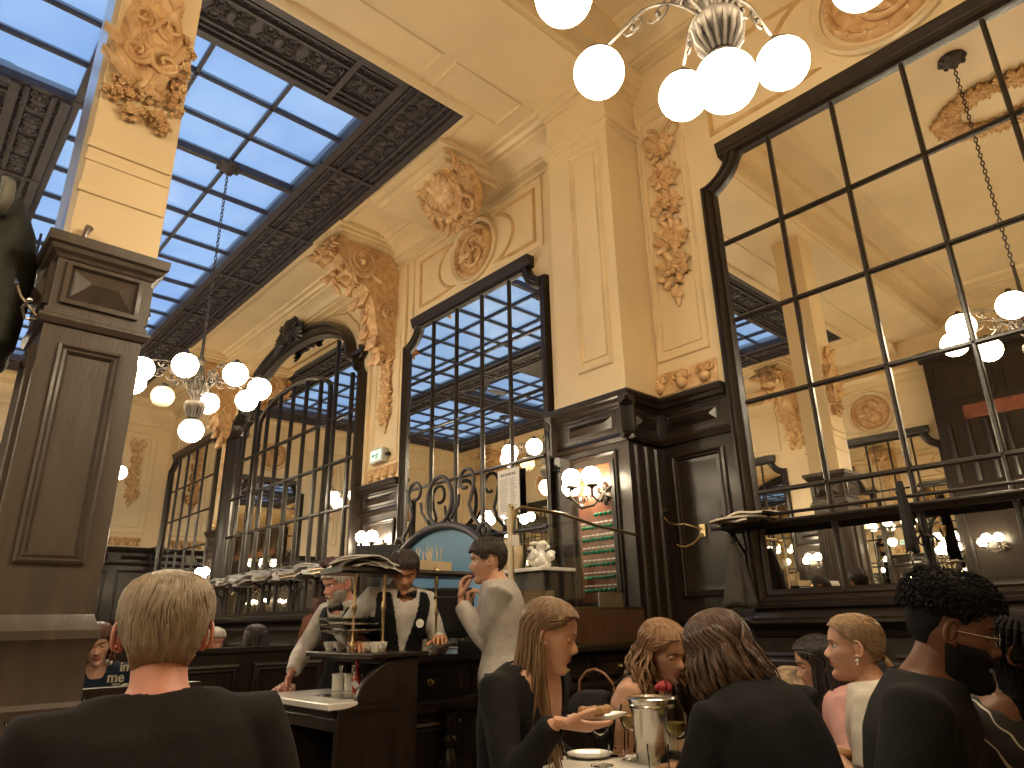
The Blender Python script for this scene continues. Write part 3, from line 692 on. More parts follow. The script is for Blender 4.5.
# ================= OPPOSITE WALL (seen in the mirrors) =================
mb = MB()
for k in range(5):
    c = -5.05-3.25*k
    if c < XE+1.2: break
    medallion(WO, c, 5.27, .46, f'ochre medallion on the opposite wall, {["nearest the dark staircase screen, in the big mirror", "second from the dark staircase screen", "third from the dark staircase screen", "fourth from the dark staircase screen", "farthest"][k]}')
    great_mirror('wall_mirror', WO, c-1.25, c+1.25, 4.75, [c-.66, c-.22, c+.22, c+.66], [2.135, 2.875, 3.61], 1.3, f'framed mirror on the opposite wall under the {["nearest", "second", "third", "fourth", "farthest"][k]} medallion there')
    wall_panel(mb, rect(c-1.2, 4.86, c+1.2, 5.8), WO, .04, .02)
    if k < 4: console(WO, c-1.62, 6.5, f'ochre bracket on the opposite wall, number {["one", "two", "three", "four"][k]} from the staircase screen', None, seed=20+k)
mb.run([(0, 5.92), (.06, 5.94), (.1, 6.02), (.05, 6.08), (0, 6.12)], 'x', XE, XR, WO @ XZ)
for z in (6.2,): wall_panel(mb, rect(XE+1, z+.1, -4, z+.16), WO, .02, .01)
struct('trim_21', mb, M['cream_trim'], recalc=True)
for k in range(5):
    c = -5.05-3.25*k; dado(f'trim_{22+k}', WO, max(XE, c-2.0), c-1.25); under(f'trim_{30+k}', WO, c-1.25, c+1.25)
# tall dark staircase screen
root = thing('staircase_screen', 'tall dark panelled wooden screen with red band, reflected at the right of the big mirror', 'screen', (-1.5, -4.8, 0))
mb = MB(); mb.box((-3.8, 0, 0), (XR, 6.1, .35), WO); mb.run([(.35, 5.9), (.42, 5.92), (.5, 6.02), (.5, 6.1), (0, 6.15)], 'x', -3.85, XR, WO @ XZ)
for i in range(22):
    x = -3.6+i*.3; mb.tube([(x, 3.5, .36), (x, 4.6, .36)], .05, 8, WO)
for i in range(6): raised(mb, -3.7+i*1.1, .4, -2.7+i*1.1, 3.2, WO @ Matrix.Translation((0, 0, .35))); raised(mb, -3.7+i*1.1, 5.05, -2.7+i*1.1, 5.8, WO @ Matrix.Translation((0, 0, .35)))
mb.build('panelling', M['wood'], root, ang=28, recalc=True)
mb = MB(); mb.box((-3.3, 4.66, .35), (XR, 4.92, .38), WO); mb.build('red_band', mat('red_marble', (.25, .08, .05), .3, noise_amt=.5, nscale=12, coat=.3), root)
# ================= LAMPS =================
def chandelier(label, loc, ztop, arms=8, chain=True, phase=0, off=None, gr=.127, zr=.27, R=.65):
    """local origin at the hub"""
    hub = V(loc)
    root = thing('chandelier', label, 'chandelier', loc, phase, world=False)
    mb = MB()
    mb.lathe([(.0, -.12), (.03, -.115), (.045, -.09), (.03, -.06), (.05, -.04), (.085, -.01), (.11, .03), (.105, .07), (.07, .085), (.04, .09), (.03, .12), (.045, .16), (.05, .2), (.03, .24), (.022, .5), (.04, .54), (.045, .58), (.02, .62), (.015, .9), (.0, .92)], 20)
    for i in range(16):
        a = 2*PI*i/16; mb.tube([(.05*math.cos(a), .05*math.sin(a), -.1), (.095*math.cos(a), .095*math.sin(a), -.03), (.105*math.cos(a), .105*math.sin(a), .04)], .011, 5)
    mb.build('stem', M['pewter'], root, ang=50)
    mb = MB()
    for i in range(7):
        a = 2*PI*i/7; c, s = math.cos(a), math.sin(a)
        mb.tube([(.04*c, .04*s, .1), (.06*c, .06*s, .35), (.03*c, .03*s, .5)], .01, 6)
    # ring of small flowers
    for i in range(7):
        a = 2*PI*(i+.5)/7; T = Matrix.Translation((.13*math.cos(a), .13*math.sin(a), .33)) @ Matrix.Rotation(a, 4, 'Z') @ Matrix.Rotation(PI/2, 4, 'Y')
        flower(mb, (0, 0), .045, T, random.Random(i), 5, 0); mb.tube([(.03*math.cos(a), .03*math.sin(a), .2), (.09*math.cos(a), .09*math.sin(a), .24), (.13*math.cos(a), .13*math.sin(a), .32)], .006, 5)
    mb.build('flower_cage', M['pewter'], root, ang=60)
    for i in range(arms):
        a = 2*PI*i/arms; c, s = math.cos(a), math.sin(a)
        rad = R; zg = zr
        mb = MB()
        P = [(.04, .12), (.18, .33), (.36, .44), (.56, .40), (rad, zg+.16)]
        Q = []
        for k in range(17):
            t = k/16*4; j = min(int(t), 3); f_ = t-j
            p0, p1, p2, p3 = P[max(j-1, 0)], P[j], P[j+1], P[min(j+2, 4)]
            Q.append(tuple(.5*((2*p1[d])+(-p0[d]+p2[d])*f_+(2*p0[d]-5*p1[d]+4*p2[d]-p3[d])*f_**2+(-p0[d]+3*p1[d]-3*p2[d]+p3[d])*f_**3) for d in (0, 1)))
        mb.tube([(q[0]*c, q[0]*s, q[1]) for q in Q], .009, 6)
        # leaf scrolls on the arm
        for (t, sg) in ((6, -1), (9, -1), (4, 1)):
            q = Q[t]; pts = [(q[0]*c+.07*math.cos(k/10*7)*(1-k/13)*c, q[0]*s+.07*math.cos(k/10*7)*(1-k/13)*s, q[1]+sg*(.045+.05*math.sin(k/10*7)*(1-k/13))) for k in range(11)]
            mb.tube(pts, .006, 5); mb.ball(pts[-1], .016, 6, 5)
        # gallery holding the globe
        T = Matrix.Translation((rad*c, rad*s, zg+gr-.02))
        mb.lathe([(.0, .06), (.02, .055), (.03, .03), (.07, .015), (.075, -.005), (.07, -.02)], 16, T, cap=False)
        for k in range(22):
            b_ = 2*PI*k/22; mb.tube([(.072*math.cos(b_), .072*math.sin(b_), -.0), (.078*math.cos(b_), .078*math.sin(b_), -.03)], .004, 4, T)
        arm = mb.build('arm', M['pewter'], root, ang=60)
        mb = MB(); mb.ball((rad*c, rad*s, zg), gr, 28, 18)
        mb.build('globe', M['globe_off'] if off is not None and i == off else M['globe'], arm, ang=180)
    mb = MB()
    mb.lathe([(.0, -.09), (.02, -.095), (.03, -.11), (.07, -.125), (.075, -.145), (.07, -.16)], 16, None, cap=False)
    gal = mb.build('gallery', M['pewter'], root, ang=60)
    mb = MB(); mb.ball((0, 0, -.14-gr+.02), gr, 28, 18); mb.build('globe', M['globe'], gal, ang=180)
    mb = MB()
    if chain:
        z = .9; k = 0; ln = .05
        while z < ztop-hub.z-.06:
            T = Matrix.Translation((0, 0, z+ln/2)) @ Matrix.Rotation(PI/2*(k % 2), 4, 'Z')
            mb.tube([(.016*math.cos(a*PI/4), 0, .032*math.sin(a*PI/4)) for a in range(9)], .006, 4, T, cap=False); z += ln; k += 1
        mb.lathe([(.0, ztop-hub.z), (.14, ztop-hub.z), (.13, ztop-hub.z-.03), (.07, ztop-hub.z-.06), (.03, ztop-hub.z-.12), (0, ztop-hub.z-.13)][::-1], 12)
        for i in range(8): a = 2*PI*i/8; mb.ball((.12*math.cos(a), .12*math.sin(a), ztop-hub.z-.03), .03, 6, 4)
        mb.build('chain', M['iron'], root, ang=60)
    return root
chandelier('nearest chandelier, top centre, with big glowing globes in front of the big mirror', (-1.04, 2.2, 3.57), ZC)
chandelier('ring of globes hanging by a chain from the skylight, right of the dark column', (-7.6, 2.25, 3.5), ZS, off=4, phase=.28)
for i, (x, y, z, t) in enumerate(((-1.05, -2.24, 3.62, ZC), (-7.6, -2.25, 3.55, ZS), (-13.6, 2.25, 3.6, ZS), (-13.6, -2.25, 3.6, ZS))):
    chandelier(['chandelier behind the viewer, seen only in the big mirror', 'chandelier across the hall, seen in the mirror with the blue skylight', 'distant chandelier, one globe showing beside the dark column', 'distant chandelier across the hall, seen in the arched mirror'][i], (x, y, z), t, phase=.2+i*.2)
def sconce(label, T, u, v, group=None, off=(0, .0)):
    root = thing('wall_lamp', label, 'lamp', T @ V((u, v, 0)), group=group)
    mb = MB()
    mb.lathe([(.01, 0), (.05, 0), (.06, .02), (.04, .04), (.02, .05)], 12, T @ Matrix.Translation((u, v-.12, 0)))
    for i in range(6): leaf(mb, (u, v-.12, .03), PI/2+i*PI/3, .1, .025, .03, T)
    mb.tube([(u, v-.12, .04), (u, v-.2, .12), (u, v-.16, .2), (u, v-.06, .2)], .01, 6, T)
    TV = T @ Matrix(((1, 0, 0, 0), (0, 0, 1, 0), (0, 1, 0, 0), (0, 0, 0, 1)))
    for (du, dn) in ((-.17, .22), (-.24, .12)):
        mb.tube([(u, v-.12, .05), (u+du*.3, v-.22, .08+dn*.2), (u+du*.7, v-.24, .1+dn*.5), (u+du, v-.16, .06+dn), (u+du, v-.09, .06+dn)], .009, 6, T)
        scroll(mb, (u+du*.55, v-.17), .04, 1.2, 0, 1, .006, T, .15)
    for (du, dn, dv) in ((0, .2, 0), (-.17, .26, 0), (-.27, .16, -.06)):
        mb.lathe([(.012, -.1), (.02, -.085), (.05, -.075), (.048, -.06), (.01, -.055)], 12, T @ Matrix.Translation((u+du, v+dv, dn)) @ Matrix.Rotation(-PI/2, 4, 'X'))
    mb.build('bracket', M['pewter'], root, ang=60)
    for (du, dn, dv) in ((0, .2, 0), (-.17, .26, 0), (-.27, .16, -.06)):
        mb = MB(); mb.ball((u+du, v+.01+dv, dn), .078, 20, 14, T); mb.build('globe', M['globe'], root, ang=180)
sconce('triple-globe brass wall lamp on the pier beside the board of green buttons', WP, -3.71, 2.36)
sconce('wall lamp with glowing globes behind the waiters, under the lit emergency sign', WB, -8.0, 2.32)
sconce('distant wall lamp with glowing globes just right of the grey-haired man', WB, -14.1, 2.26)
sconce('wall lamp on the opposite wall beside the staircase screen, seen in the big mirror', WO, -4.0, 2.4)
ORD = ['first', 'second', 'third', 'fourth', 'fifth']
for k in range(1, 5): sconce(f'wall lamp on the opposite wall between its {ORD[k-1]} and {ORD[k]} mirrors', WO, -5.05-3.25*k+1.72, 2.4)
for k in range(3): sconce(f'low wall lamp on the dark staircase screen, {["leftmost", "middle one", "rightmost"][k]}', Matrix(((1, 0, 0, 0), (0, 0, 1, -4.62), (0, 1, 0, 0), (0, 0, 0, 1))), -3.2+1.4*k, 2.45)
# ================= PEOPLE =================
import numpy as np
A2 = V((-.7352, .6778, 0)); R2 = V((.6778, .7352, 0))     # away from the viewer, to the viewer's right (level)
def hv(deg): a = math.radians(deg); return A2*math.cos(a)+R2*math.sin(a)
def remesh(mb, vox=.008, sm=3, dec=0):
    me = bpy.data.meshes.new('tmp'); me.from_pydata(mb.v, [], mb.f); o = bpy.data.objects.new('tmp', me); COL.objects.link(o)
    r = o.modifiers.new('r', 'REMESH'); r.mode = 'VOXEL'; r.voxel_size = vox
    if sm: s = o.modifiers.new('s', 'SMOOTH'); s.iterations = sm; s.factor = .5
    dg = bpy.context.evaluated_depsgraph_get(); ev = o.evaluated_get(dg); m2 = bpy.data.meshes.new_from_object(ev)
    out = MB(); out.v = [tuple(v.co) for v in m2.vertices]; out.f = [tuple(p.vertices) for p in m2.polygons]; out.m = [0]*len(out.f)
    bpy.data.objects.remove(o); bpy.data.meshes.remove(me); bpy.data.meshes.remove(m2)
    return out
def drop(mb, pred):
    """delete the faces whose centre satisfies pred"""
    f2 = []; m2 = []
    for f, m in zip(mb.f, mb.m):
        c = V((0, 0, 0))
        for i in f: c += V(mb.v[i])
        if not pred(c/len(f)): f2.append(f); m2.append(m)
    used = sorted({i for f in f2 for i in f}); mp = {i: k for k, i in enumerate(used)}
    mb.v = [mb.v[i] for i in used]; mb.f = [tuple(mp[i] for i in f) for f in f2]; mb.m = m2
def wrinkle(mb, amp=.006, sc=9, seed=0, stretch=(1, 1, .45)):
    for i, p in enumerate(mb.v):
        q = V((p[0]*stretch[0], p[1]*stretch[1], p[2]*stretch[2]))*sc+V((seed, 0, 0))
        d = V((noise.noise(q), noise.noise(q+V((31, 7, 0))), .3*noise.noise(q+V((3, 77, 0)))))
        r = 1-abs(noise.noise(q*1.7))*2
        mb.v[i] = tuple(V(p)+d*amp+d.normalized()*amp*.4*r)
HT = [(-.118, .060, .030, .010), (-.111, .074, .010, .024), (-.097, .079, -.012, .036), (-.077, .079, -.036, .0465), (-.055, .0795, -.058, .0555), (-.035, .080, -.078, .063), (-.015, .079, -.091, .0695),
      (.005, .079, -.097, .073), (.025, .083, -.101, .0755), (.045, .083, -.102, .077), (.065, .077, -.098, .0755), (.082, .067, -.089, .070), (.097, .051, -.075, .058), (.108, .032, -.057, .042), (.115, .010, -.036, .024), (.118, -.012, -.016, .004)]
def hint(z):
    if z <= HT[0][0]: return HT[0][1:]
    for a, b in zip(HT, HT[1:]):
        if z <= b[0]: t = (z-a[0])/(b[0]-a[0]); return tuple(a[k]+(b[k]-a[k])*t for k in (1, 2, 3))
    return HT[-1][1:]
def g2(x, s): return math.exp(-(x/s)**2/2)
def head_pt(th, z, off=0.0, face=True, fem=0):
    """th: 0 = forward, 90 = left.. around; returns local point (x right, y fwd, z up)"""
    F, B, Wd = hint(z); yc = -.012
    c, s = math.cos(th), math.sin(th)
    ex = .9 if z > -.06 else .95
    x = math.copysign(abs(s)**ex, s)*(Wd*(1-.05*fem)+off)
    y = yc+(c if c < 0 else abs(c)**.88)*((F-yc+off) if c > 0 else (yc-B+off))
    zz = z
    if face and c > 0:
        ax = abs(x)
        # nose
        for z0, h, sx in ((.018, .004, .007), (.0, .008, .007), (-.014, .0115, .008), (-.025, .0145, .0095), (-.034, .008, .012)):
            y += h*g2(z-z0, .0085)*g2(x, sx)
        y += .005*g2(z+.032, .006)*g2(ax-.012, .005)                       # nostrils wings
        y -= .011*g2(z-.006, .010)*g2(ax-.031, .013)                      # sockets
        y += (.005-.002*fem)*g2(z-.026, .007)*g2(ax-.027, .016)           # brow
        y -= .004*g2(z-.006, .008)*g2(x, .007)
        y += .0065*g2(z+.0520, .0042)*g2(x, .0145)+.0075*g2(z+.0625, .005)*g2(x, .0135)-.003*g2(z+.0572, .0022)*g2(x, .016)
        y -= .004*g2(z+.075, .006)*g2(x, .02); y += .006*g2(z+.097, .010)*g2(x, .016)
        x += math.copysign(.004, x)*g2(z+.012, .016)*g2(ax-.055, .015) if ax > .01 else 0
        y += .003*g2(z+.018, .014)*g2(ax-.042, .014)
    return V((x, y, zz))
def head_mb(mb, T, fem=0, mi=0, lip=1, jaw=1.0):
    nz_, na = 74, 72; rings = []
    for i in range(nz_):
        t = i/(nz_-1); z = -.118+.236*(t if True else t)
        ring = []
        for j in range(na):
            a = 2*PI*j/na; a = a-.42*math.sin(2*a)*.0-.35*math.sin(a)     # denser at the face
            ring.append(head_pt(a, z, 0, True, fem))
        rings.append(ring)
    k = len(mb.v); f0 = len(mb.f)
    mb.loft(rings, T, mi)
    if lip is not None:
        idx = 0
        for i in range(nz_-1):
            for j in range(na):
                p = (rings[i][j]+rings[i+1][(j+1) % na])/2
                if p.y > .05 and abs(p.x) < .0235*(1-((p.z+.0572)/.013)**2 if abs(p.z+.0572) < .013 else 0): mb.m[f0+idx] = lip
                idx += 1
    for s in (-1, 1):  # ears
        R = Matrix.Rotation(s*.35, 3, 'Z') @ Matrix.Rotation(-.15, 3, 'X')
        mb.ball((s*.0755, -.012, .0), (.008, .0145, .026), 12, 10, T, mi, R)
        P = [V((s*.081, -.012, 0))+R @ V((s*.004, .016*math.sin(a)*(-1), .027*math.cos(a))) for a in [(-.6+4.6*q/14) for q in range(15)]]
        mb.tube(P, [.0045]*14+[.003], 6, T, mi); mb.ball((s*.0765, -.004, -.026), (.007, .008, .009), 8, 6, T, mi)
def hand_mb(wrist, d, nrm, side, curl=(.5, .5, .5, .5), thumb=.3, sc=1.0, spread=.0, vox=.0024):
    """d: direction of the fingers; nrm: out of the palm; side +1 right hand"""
    d = V(d).normalized(); n = V(nrm); n = (n-d*n.dot(d)).normalized(); w = d.cross(n)*side      # towards the thumb
    P = V(wrist); mb = MB()
    def ring(t, hw, th, off=0): return [P+d*(t*sc)+w*(hw*math.cos(a)*sc+off*sc)+n*(th*math.sin(a)*sc) for a in [2*PI*k/12 for k in range(12)]]
    mb.loft([ring(-.03, .024, .018), ring(0, .026, .018), ring(.02, .033, .017), ring(.05, .041, .016), ring(.08, .042, .0145), ring(.095, .038, .011)])
    mb.ball(P+d*.035*sc+w*.024*sc+n*.008*sc, (.02*sc, .02*sc, .02*sc), 10, 8)
    for k, (o, L, r) in enumerate(((.0305, .072, .0088), (.0105, .080, .009), (-.010, .075, .0086), (-.029, .060, .0078))):
        q = P+d*(.083-.004*abs(k-1))*sc+w*o*sc; a = 0.0; pts = [q-d*.02*sc, q]; dirv = (d+w*(1.2-k)*(.05+spread)).normalized()
        for ph, fr in enumerate((.48, .30, .22)):
            a += curl[k]*(1.0 if ph < 2 else .7); dd = dirv*math.cos(a)+n*math.sin(a)
            pts.append(pts[-1]+dd*(L*fr*sc*.5)); pts.append(pts[-1]+dd*(L*fr*sc*.5))
        mb.tube(pts, [r*sc]*3+[r*.97*sc, r*.95*sc, r*.9*sc, r*.85*sc, r*.62*sc], 8)
    q = P+d*.022*sc+w*.028*sc; dd = (d*.75+w*(.75-thumb*.5)+n*(.2+thumb)).normalized()
    p1 = q+dd*.04*sc; dd2 = (dd+d*.4+n*thumb*.3).normalized(); p2 = p1+dd2*.032*sc; p3 = p2+(dd2+d*.1).normalized()*.024*sc
    mb.tube([q-dd*.015*sc, q, p1, p2, p3], [.013*sc, .0135*sc, .0105*sc, .0098*sc, .007*sc], 8)
    return remesh(mb, vox*sc, 1)
def ik(S, Wt, l1, l2, pole):
    d = Wt-S; L = min(d.length, (l1+l2)*.995); dn = d.normalized(); W2 = S+dn*L
    a = (l1*l1-l2*l2+L*L)/(2*L); h = math.sqrt(max(0, l1*l1-a*a)); p = pole-dn*pole.dot(dn); p = p.normalized() if p.length > 1e-5 else V((0, 0, -1))
    return S+dn*a+p*h, W2
SKIN = {}
def skin(key, col):
    if key not in SKIN: SKIN[key] = mat('skin_'+key, col, .48, noise_amt=.12, nscale=30, sss=.12, spec=.4)
    return SKIN[key]
def lipm(key, col):
    if 'l'+key not in SKIN: SKIN['l'+key] = mat('lips_'+key, col, .4)
    return SKIN['l'+key]
def cloth(key, col, rough=.85, amt=.25):
    if 'c'+key not in SKIN: SKIN['c'+key] = mat('cloth_'+key, col, rough, noise_amt=amt, nscale=18, bump=.25, bscale=160, spec=.25)
    return SKIN['c'+key]
def hairm(key, col, col2):
    k = 'h'+key
    if k not in SKIN:
        m = mat('hair_'+key, col, .42, noise_amt=.5, nscale=70, col2=col2, stretch=(1, 1, .12), bump=.4, bscale=220, spec=.45); SKIN[k] = m
    return SKIN[k]
M['eye_white'] = mat('eye_white', (.62, .58, .54), .25); M['iris'] = mat('dark_iris', (.03, .018, .012), .15)
def person(label, px, d, heading, pitch=0, roll=0, th=None, lean=8, side=0, sc=1.0, skin_=('fair', (.55, .30, .19)), lip=(.42, .14, .11), fem=0,
           top=None, sleeve='long', neck='crew', rarm=None, larm=None, rpole=None, lpole=None, rhand=None, lhand=None, legs='sit', bottom=None, eyes='open', broad=1.0, headpos=None, wr=1.0, trunk=1.0):
    """rarm/larm: wrist targets; returns a dict with the frames so that hair and accessories can be added"""
    Hc = headpos or at(px[0], px[1], d); th = heading if th is None else th
    f = hv(heading); rt = f.cross(V((0, 0, 1))); u = V((0, 0, 1)); pr = math.radians(pitch); f2 = f*math.cos(pr)+u*math.sin(pr); u2 = u*math.cos(pr)-f*math.sin(pr)
    rr = math.radians(roll); r3 = rt*math.cos(rr)-u2*math.sin(rr); u3 = u2*math.cos(rr)+rt*math.sin(rr)
    TH = Matrix(((r3.x, f2.x, u3.x, Hc.x), (r3.y, f2.y, u3.y, Hc.y), (r3.z, f2.z, u3.z, Hc.z), (0, 0, 0, 1))) @ Matrix.Scale(sc, 4)
    tf = hv(th); tr = tf.cross(u); ln = math.radians(lean); sd = math.radians(side)
    s = (u*math.cos(ln)+tf*math.sin(ln)); s = (s*math.cos(sd)+tr*math.sin(sd)).normalized(); fw = (tf-s*tf.dot(s)).normalized(); tr = fw.cross(s)
    Nb = TH @ V((0, -.032, -.088)); Pv = Nb-s*(.54*sc*trunk)
    floor_z = 0
    def TP(x, y, z):     # torso space, with a slight forward bend of the upper spine
        t = z/.54; return Pv+tr*(x*sc)+fw*((y-.035*math.sin(min(max(t, 0), 1)*PI))*sc)+s*(z*sc*trunk)
    B = broad; core = MB(); n = 24
    sec = [(-.13, .150, .10, .11), (-.05, .172-.0*fem, .12, .13), (.03, .168, .12, .125), (.12, .138-.012*fem, .105, .10), (.20, .138-.01*fem, .108, .10), (.30, .155, .118+.018*fem, .108), (.38, .168, .118+.012*fem, .112), (.44, .165, .10, .105), (.485, .135, .078, .09), (.515, .09, .062, .07)]
    def ringt(z, hw, fr, bk, e=0): return [TP((hw*(B if z > .1 else 1)+e)*math.cos(a), (fr+e if math.sin(a) > 0 else bk+e)*math.copysign(abs(math.sin(a))**.85, math.sin(a)), z) for a in [2*PI*k/n for k in range(n)]]
    core.loft([ringt(*q) for q in sec])
    nk = TH @ V((0, -.022, -.05)); nb = TP(0, -.015, .47)
    hs = (.052-.007*fem)*sc
    core.tube([TP(0, -.01, .42), nb, nb.lerp(nk, .35), nb.lerp(nk, .7), nk, TH @ V((0, -.02, -.02))], [.09*sc, .078*sc, hs*1.12, hs, hs*1.02, hs*1.02], 20)
    mshirt = MB(); mshirt.loft([ringt(*q, e=.014) for q in sec[:-1]]+[ringt(.52, .095, .07, .08, .012)])
    arms = {}
    for sgn, tgt, pole in ((1, rarm, rpole), (-1, larm, lpole)):
        S = TP(sgn*.165*B, -.005, .445)
        if tgt is None: tgt = TP(sgn*.20, .22, .05)
        tgt = V(tgt)
        pole = V(pole) if pole is not None else (V((0, 0, -1))+tr*sgn*.5-fw*.5)
        E, Wt = ik(S, tgt, .285*sc, .255*sc, pole)
        k = sc*(1-.12*fem)
        core.tube([TP(sgn*.09*B, -.005, .44), S, S.lerp(E, .35), S.lerp(E, .75), E], [.055*k, .057*k, .05*k, .043*k, .041*k], 14)
        core.tube([E.lerp(S, .06), E, E.lerp(Wt, .25), E.lerp(Wt, .65), Wt], [.04*k, .041*k, .043*k, .034*k, .026*k], 14)
        arms[sgn] = (S, E, Wt)
        if sleeve != 'none':
            e = .013*sc; mshirt.tube([TP(sgn*.09*B, -.005, .44), S, S.lerp(E, .35), S.lerp(E, .62)], [.055*k+e, .062*k+e, .054*k+e, .05*k+e], 16)
            if sleeve in ('long', 'coat'):
                q = 1.25 if sleeve == 'coat' else 1.0
                mshirt.tube([S.lerp(E, .5), S.lerp(E, .8), E, E.lerp(Wt, .3), E.lerp(Wt, .7), E.lerp(Wt, .97)], [.05*k+e, (.046*k+e)*q, (.043*k+e)*q, (.045*k+e)*q, (.038*k+e)*q, (.031*k+e)*q], 16)
            elif sleeve == 'half': mshirt.tube([S.lerp(E, .5), S.lerp(E, .72)], [.05*k+e, .052*k+e*1.3], 16)
    # legs
    mleg = MB(); shoe = MB()
    if legs == 'sit':
        for sgn in (-1, 1):
            h = Pv+tr*(sgn*.09*sc); kn = V((h.x, h.y, max(.46, min(h.z, .56))))+tf*(.42*sc)+tr*(sgn*.05); an = V((kn.x, kn.y, .09))+tf*(.04)
            for m_, e in ((core, 0), (mleg, .012)):
                m_.tube([h-tf*.05, h.lerp(kn, .4), kn], [.085*sc+e, .078*sc+e, .058*sc+e], 14); m_.tube([kn+V((0, 0, .0)), kn.lerp(an, .3), an], [.055*sc+e, .055*sc+e, .036*sc+e*1.5], 14)
            shoe.loft([[an+tf*(t*sc)+tr*(w_*math.cos(a)*sc)+V((0, 0, -.09+hh*(.5+.5*math.sin(a)))) for a in [2*PI*q/12 for q in range(12)]] for t, w_, hh in ((-.06, .02, .05), (-.05, .035, .09), (0, .04, .1), (.08, .045, .07), (.16, .042, .045), (.2, .02, .025))])
    else:
        for sgn in (-1, 1):
            h = Pv+tr*(sgn*.085*sc); an = V((h.x, h.y, .09))+tr*(sgn*.04)+tf*(sgn*.06)*1.0; kn = h.lerp(an, .48)+tf*.03
            for m_, e in ((core, 0), (mleg, .014)):
                m_.tube([h+s*.03, h.lerp(kn, .4), kn, kn.lerp(an, .35), an], [.09*sc+e, .08*sc+e, .058*sc+e, .056*sc+e, .04*sc+e*1.5], 14)
            shoe.loft([[an+tf*(t*sc)+tr*(w_*math.cos(a)*sc)+V((0, 0, -.09+hh*(.5+.5*math.sin(a)))) for a in [2*PI*q/12 for q in range(12)]] for t, w_, hh in ((-.06, .02, .05), (-.05, .035, .09), (0, .04, .1), (.08, .045, .07), (.16, .042, .045), (.2, .02, .025))])
    mleg.loft([ringt(*q, e=.012) for q in sec[:4]])
    body = remesh(core, .009, 3)
    head_mb(body, TH, fem)
    for sgn, hd in ((1, rhand), (-1, lhand)):
        S, E, Wt = arms[sgn]
        if hd is None: hd = dict(d=(Wt-E), n=V((0, 0, -1)) if abs((Wt-E).normalized().z) < .8 else -tr*sgn)
        hm = hand_mb(Wt+V(hd['d']).normalized()*.02*sc, hd['d'], hd['n'], sgn, hd.get('curl', (.35, .4, .42, .45)), hd.get('thumb', .3), sc*(1-.08*fem))
        body.add(hm.v, hm.f)
    root = tag(body.build('person', [skin(*skin_), lipm(skin_[0]+('f' if fem else 'm'), lip)], None, ang=180), label, 'person')
    I = dict(root=root, TH=TH, TP=TP, arms=arms, Pv=Pv, tf=tf, tr=tr, fw=fw, s=s, Nb=Nb, sc=sc, Hc=Hc, fem=fem, ringt=ringt, sec=sec, arms_k=sc*(1-.12*fem))
    # shirt
    if top is not None:
        sh = remesh(mshirt, .0095, 2); wrinkle(sh, .007*wr, 8, seed=px[0]*.01)
        Ti = TH.inverted()
        def tl(c):
            q = c-Pv; return V((q.dot(tr)/sc, q.dot(fw)/sc, q.dot(s)/(sc*trunk)))
        if neck == 'crew': pr_ = lambda c: (lambda q: abs(q.x) < .2 and q.z > .455 and (q.x/.085)**2+((q.y+.0)/.095)**2 < 1)(tl(c))
        elif neck == 'wide': pr_ = lambda c: (lambda q: q.z > .43 and (q.x/.115)**2+((q.y-.02)/.12)**2 < 1)(tl(c))
        elif neck == 'vee': pr_ = lambda c: (lambda q: (q.z > .455 and (q.x/.09)**2+(q.y/.1)**2 < 1) or (q.y > .02 and q.z > .25 and abs(q.x) < .085*(q.z-.25)/.2))(tl(c))
        elif neck == 'strap': pr_ = lambda c: (lambda q: q.z > .36 and not (abs(abs(q.x)-.10) < .009))(tl(c))
        else: pr_ = lambda c: False
        drop(sh, pr_)
        so = sh.build('shirt' if neck != 'coat' else 'coat', top, root, ang=180); q_ = so.modifiers.new('smooth', 'SMOOTH'); q_.iterations = 6; q_.factor = .5; m_ = so.modifiers.new('cloth', 'SOLIDIFY'); m_.thickness = .004; m_.offset = -1
        I['shirt'] = so
    lg = remesh(mleg, .012, 2); lg.build('trousers', bottom or M['black_cloth'], root, ang=180); shoe.build('shoes', M['plastic_black'], root, ang=180)
    # eyes and brows
    for sg in (-1, 1):
        e1 = MB(); e2 = MB(); c = V((sg*.031, .0615, .006))
        e1.ball(c, (.0125, .0100, .0095) if eyes == 'open' else (.0135, .0125, .011), 12, 8, TH)
        if eyes == 'open': e1.ball(c+V((0, .0062, -.001)), (.0058, .0042, .0058), 8, 6, TH, 1)
        e1.build('eye', [M['eye_white'] if eyes == 'open' else skin(*skin_), M['iris']], root, ang=180)
        e2.tube([c+V((.0135*t, .0125*(1-t*t*.5), (.0055 if eyes == 'open' else -.005)-.004*t*t)) for t in (-1, -.5, 0, .5, 1)], .0013, 5, TH)
        e2.build('eyelashes', [M['iris']], root, ang=180)
    return I
def brows(I, m, thick=.0022):
    mb = MB()
    for sg in (-1, 1): mb.tube([I['TH'].__matmul__(V((sg*(.012+.036*t), .0845-.018*t*t, .0235+.006*math.sin(t*2.6)))) for t in (0, .25, .5, .75, 1)], [thick*I['sc']*q for q in (1, 1.3, 1.2, 1, .4)], 6)
    mb.build('eyebrows', m, I['root'], ang=180)
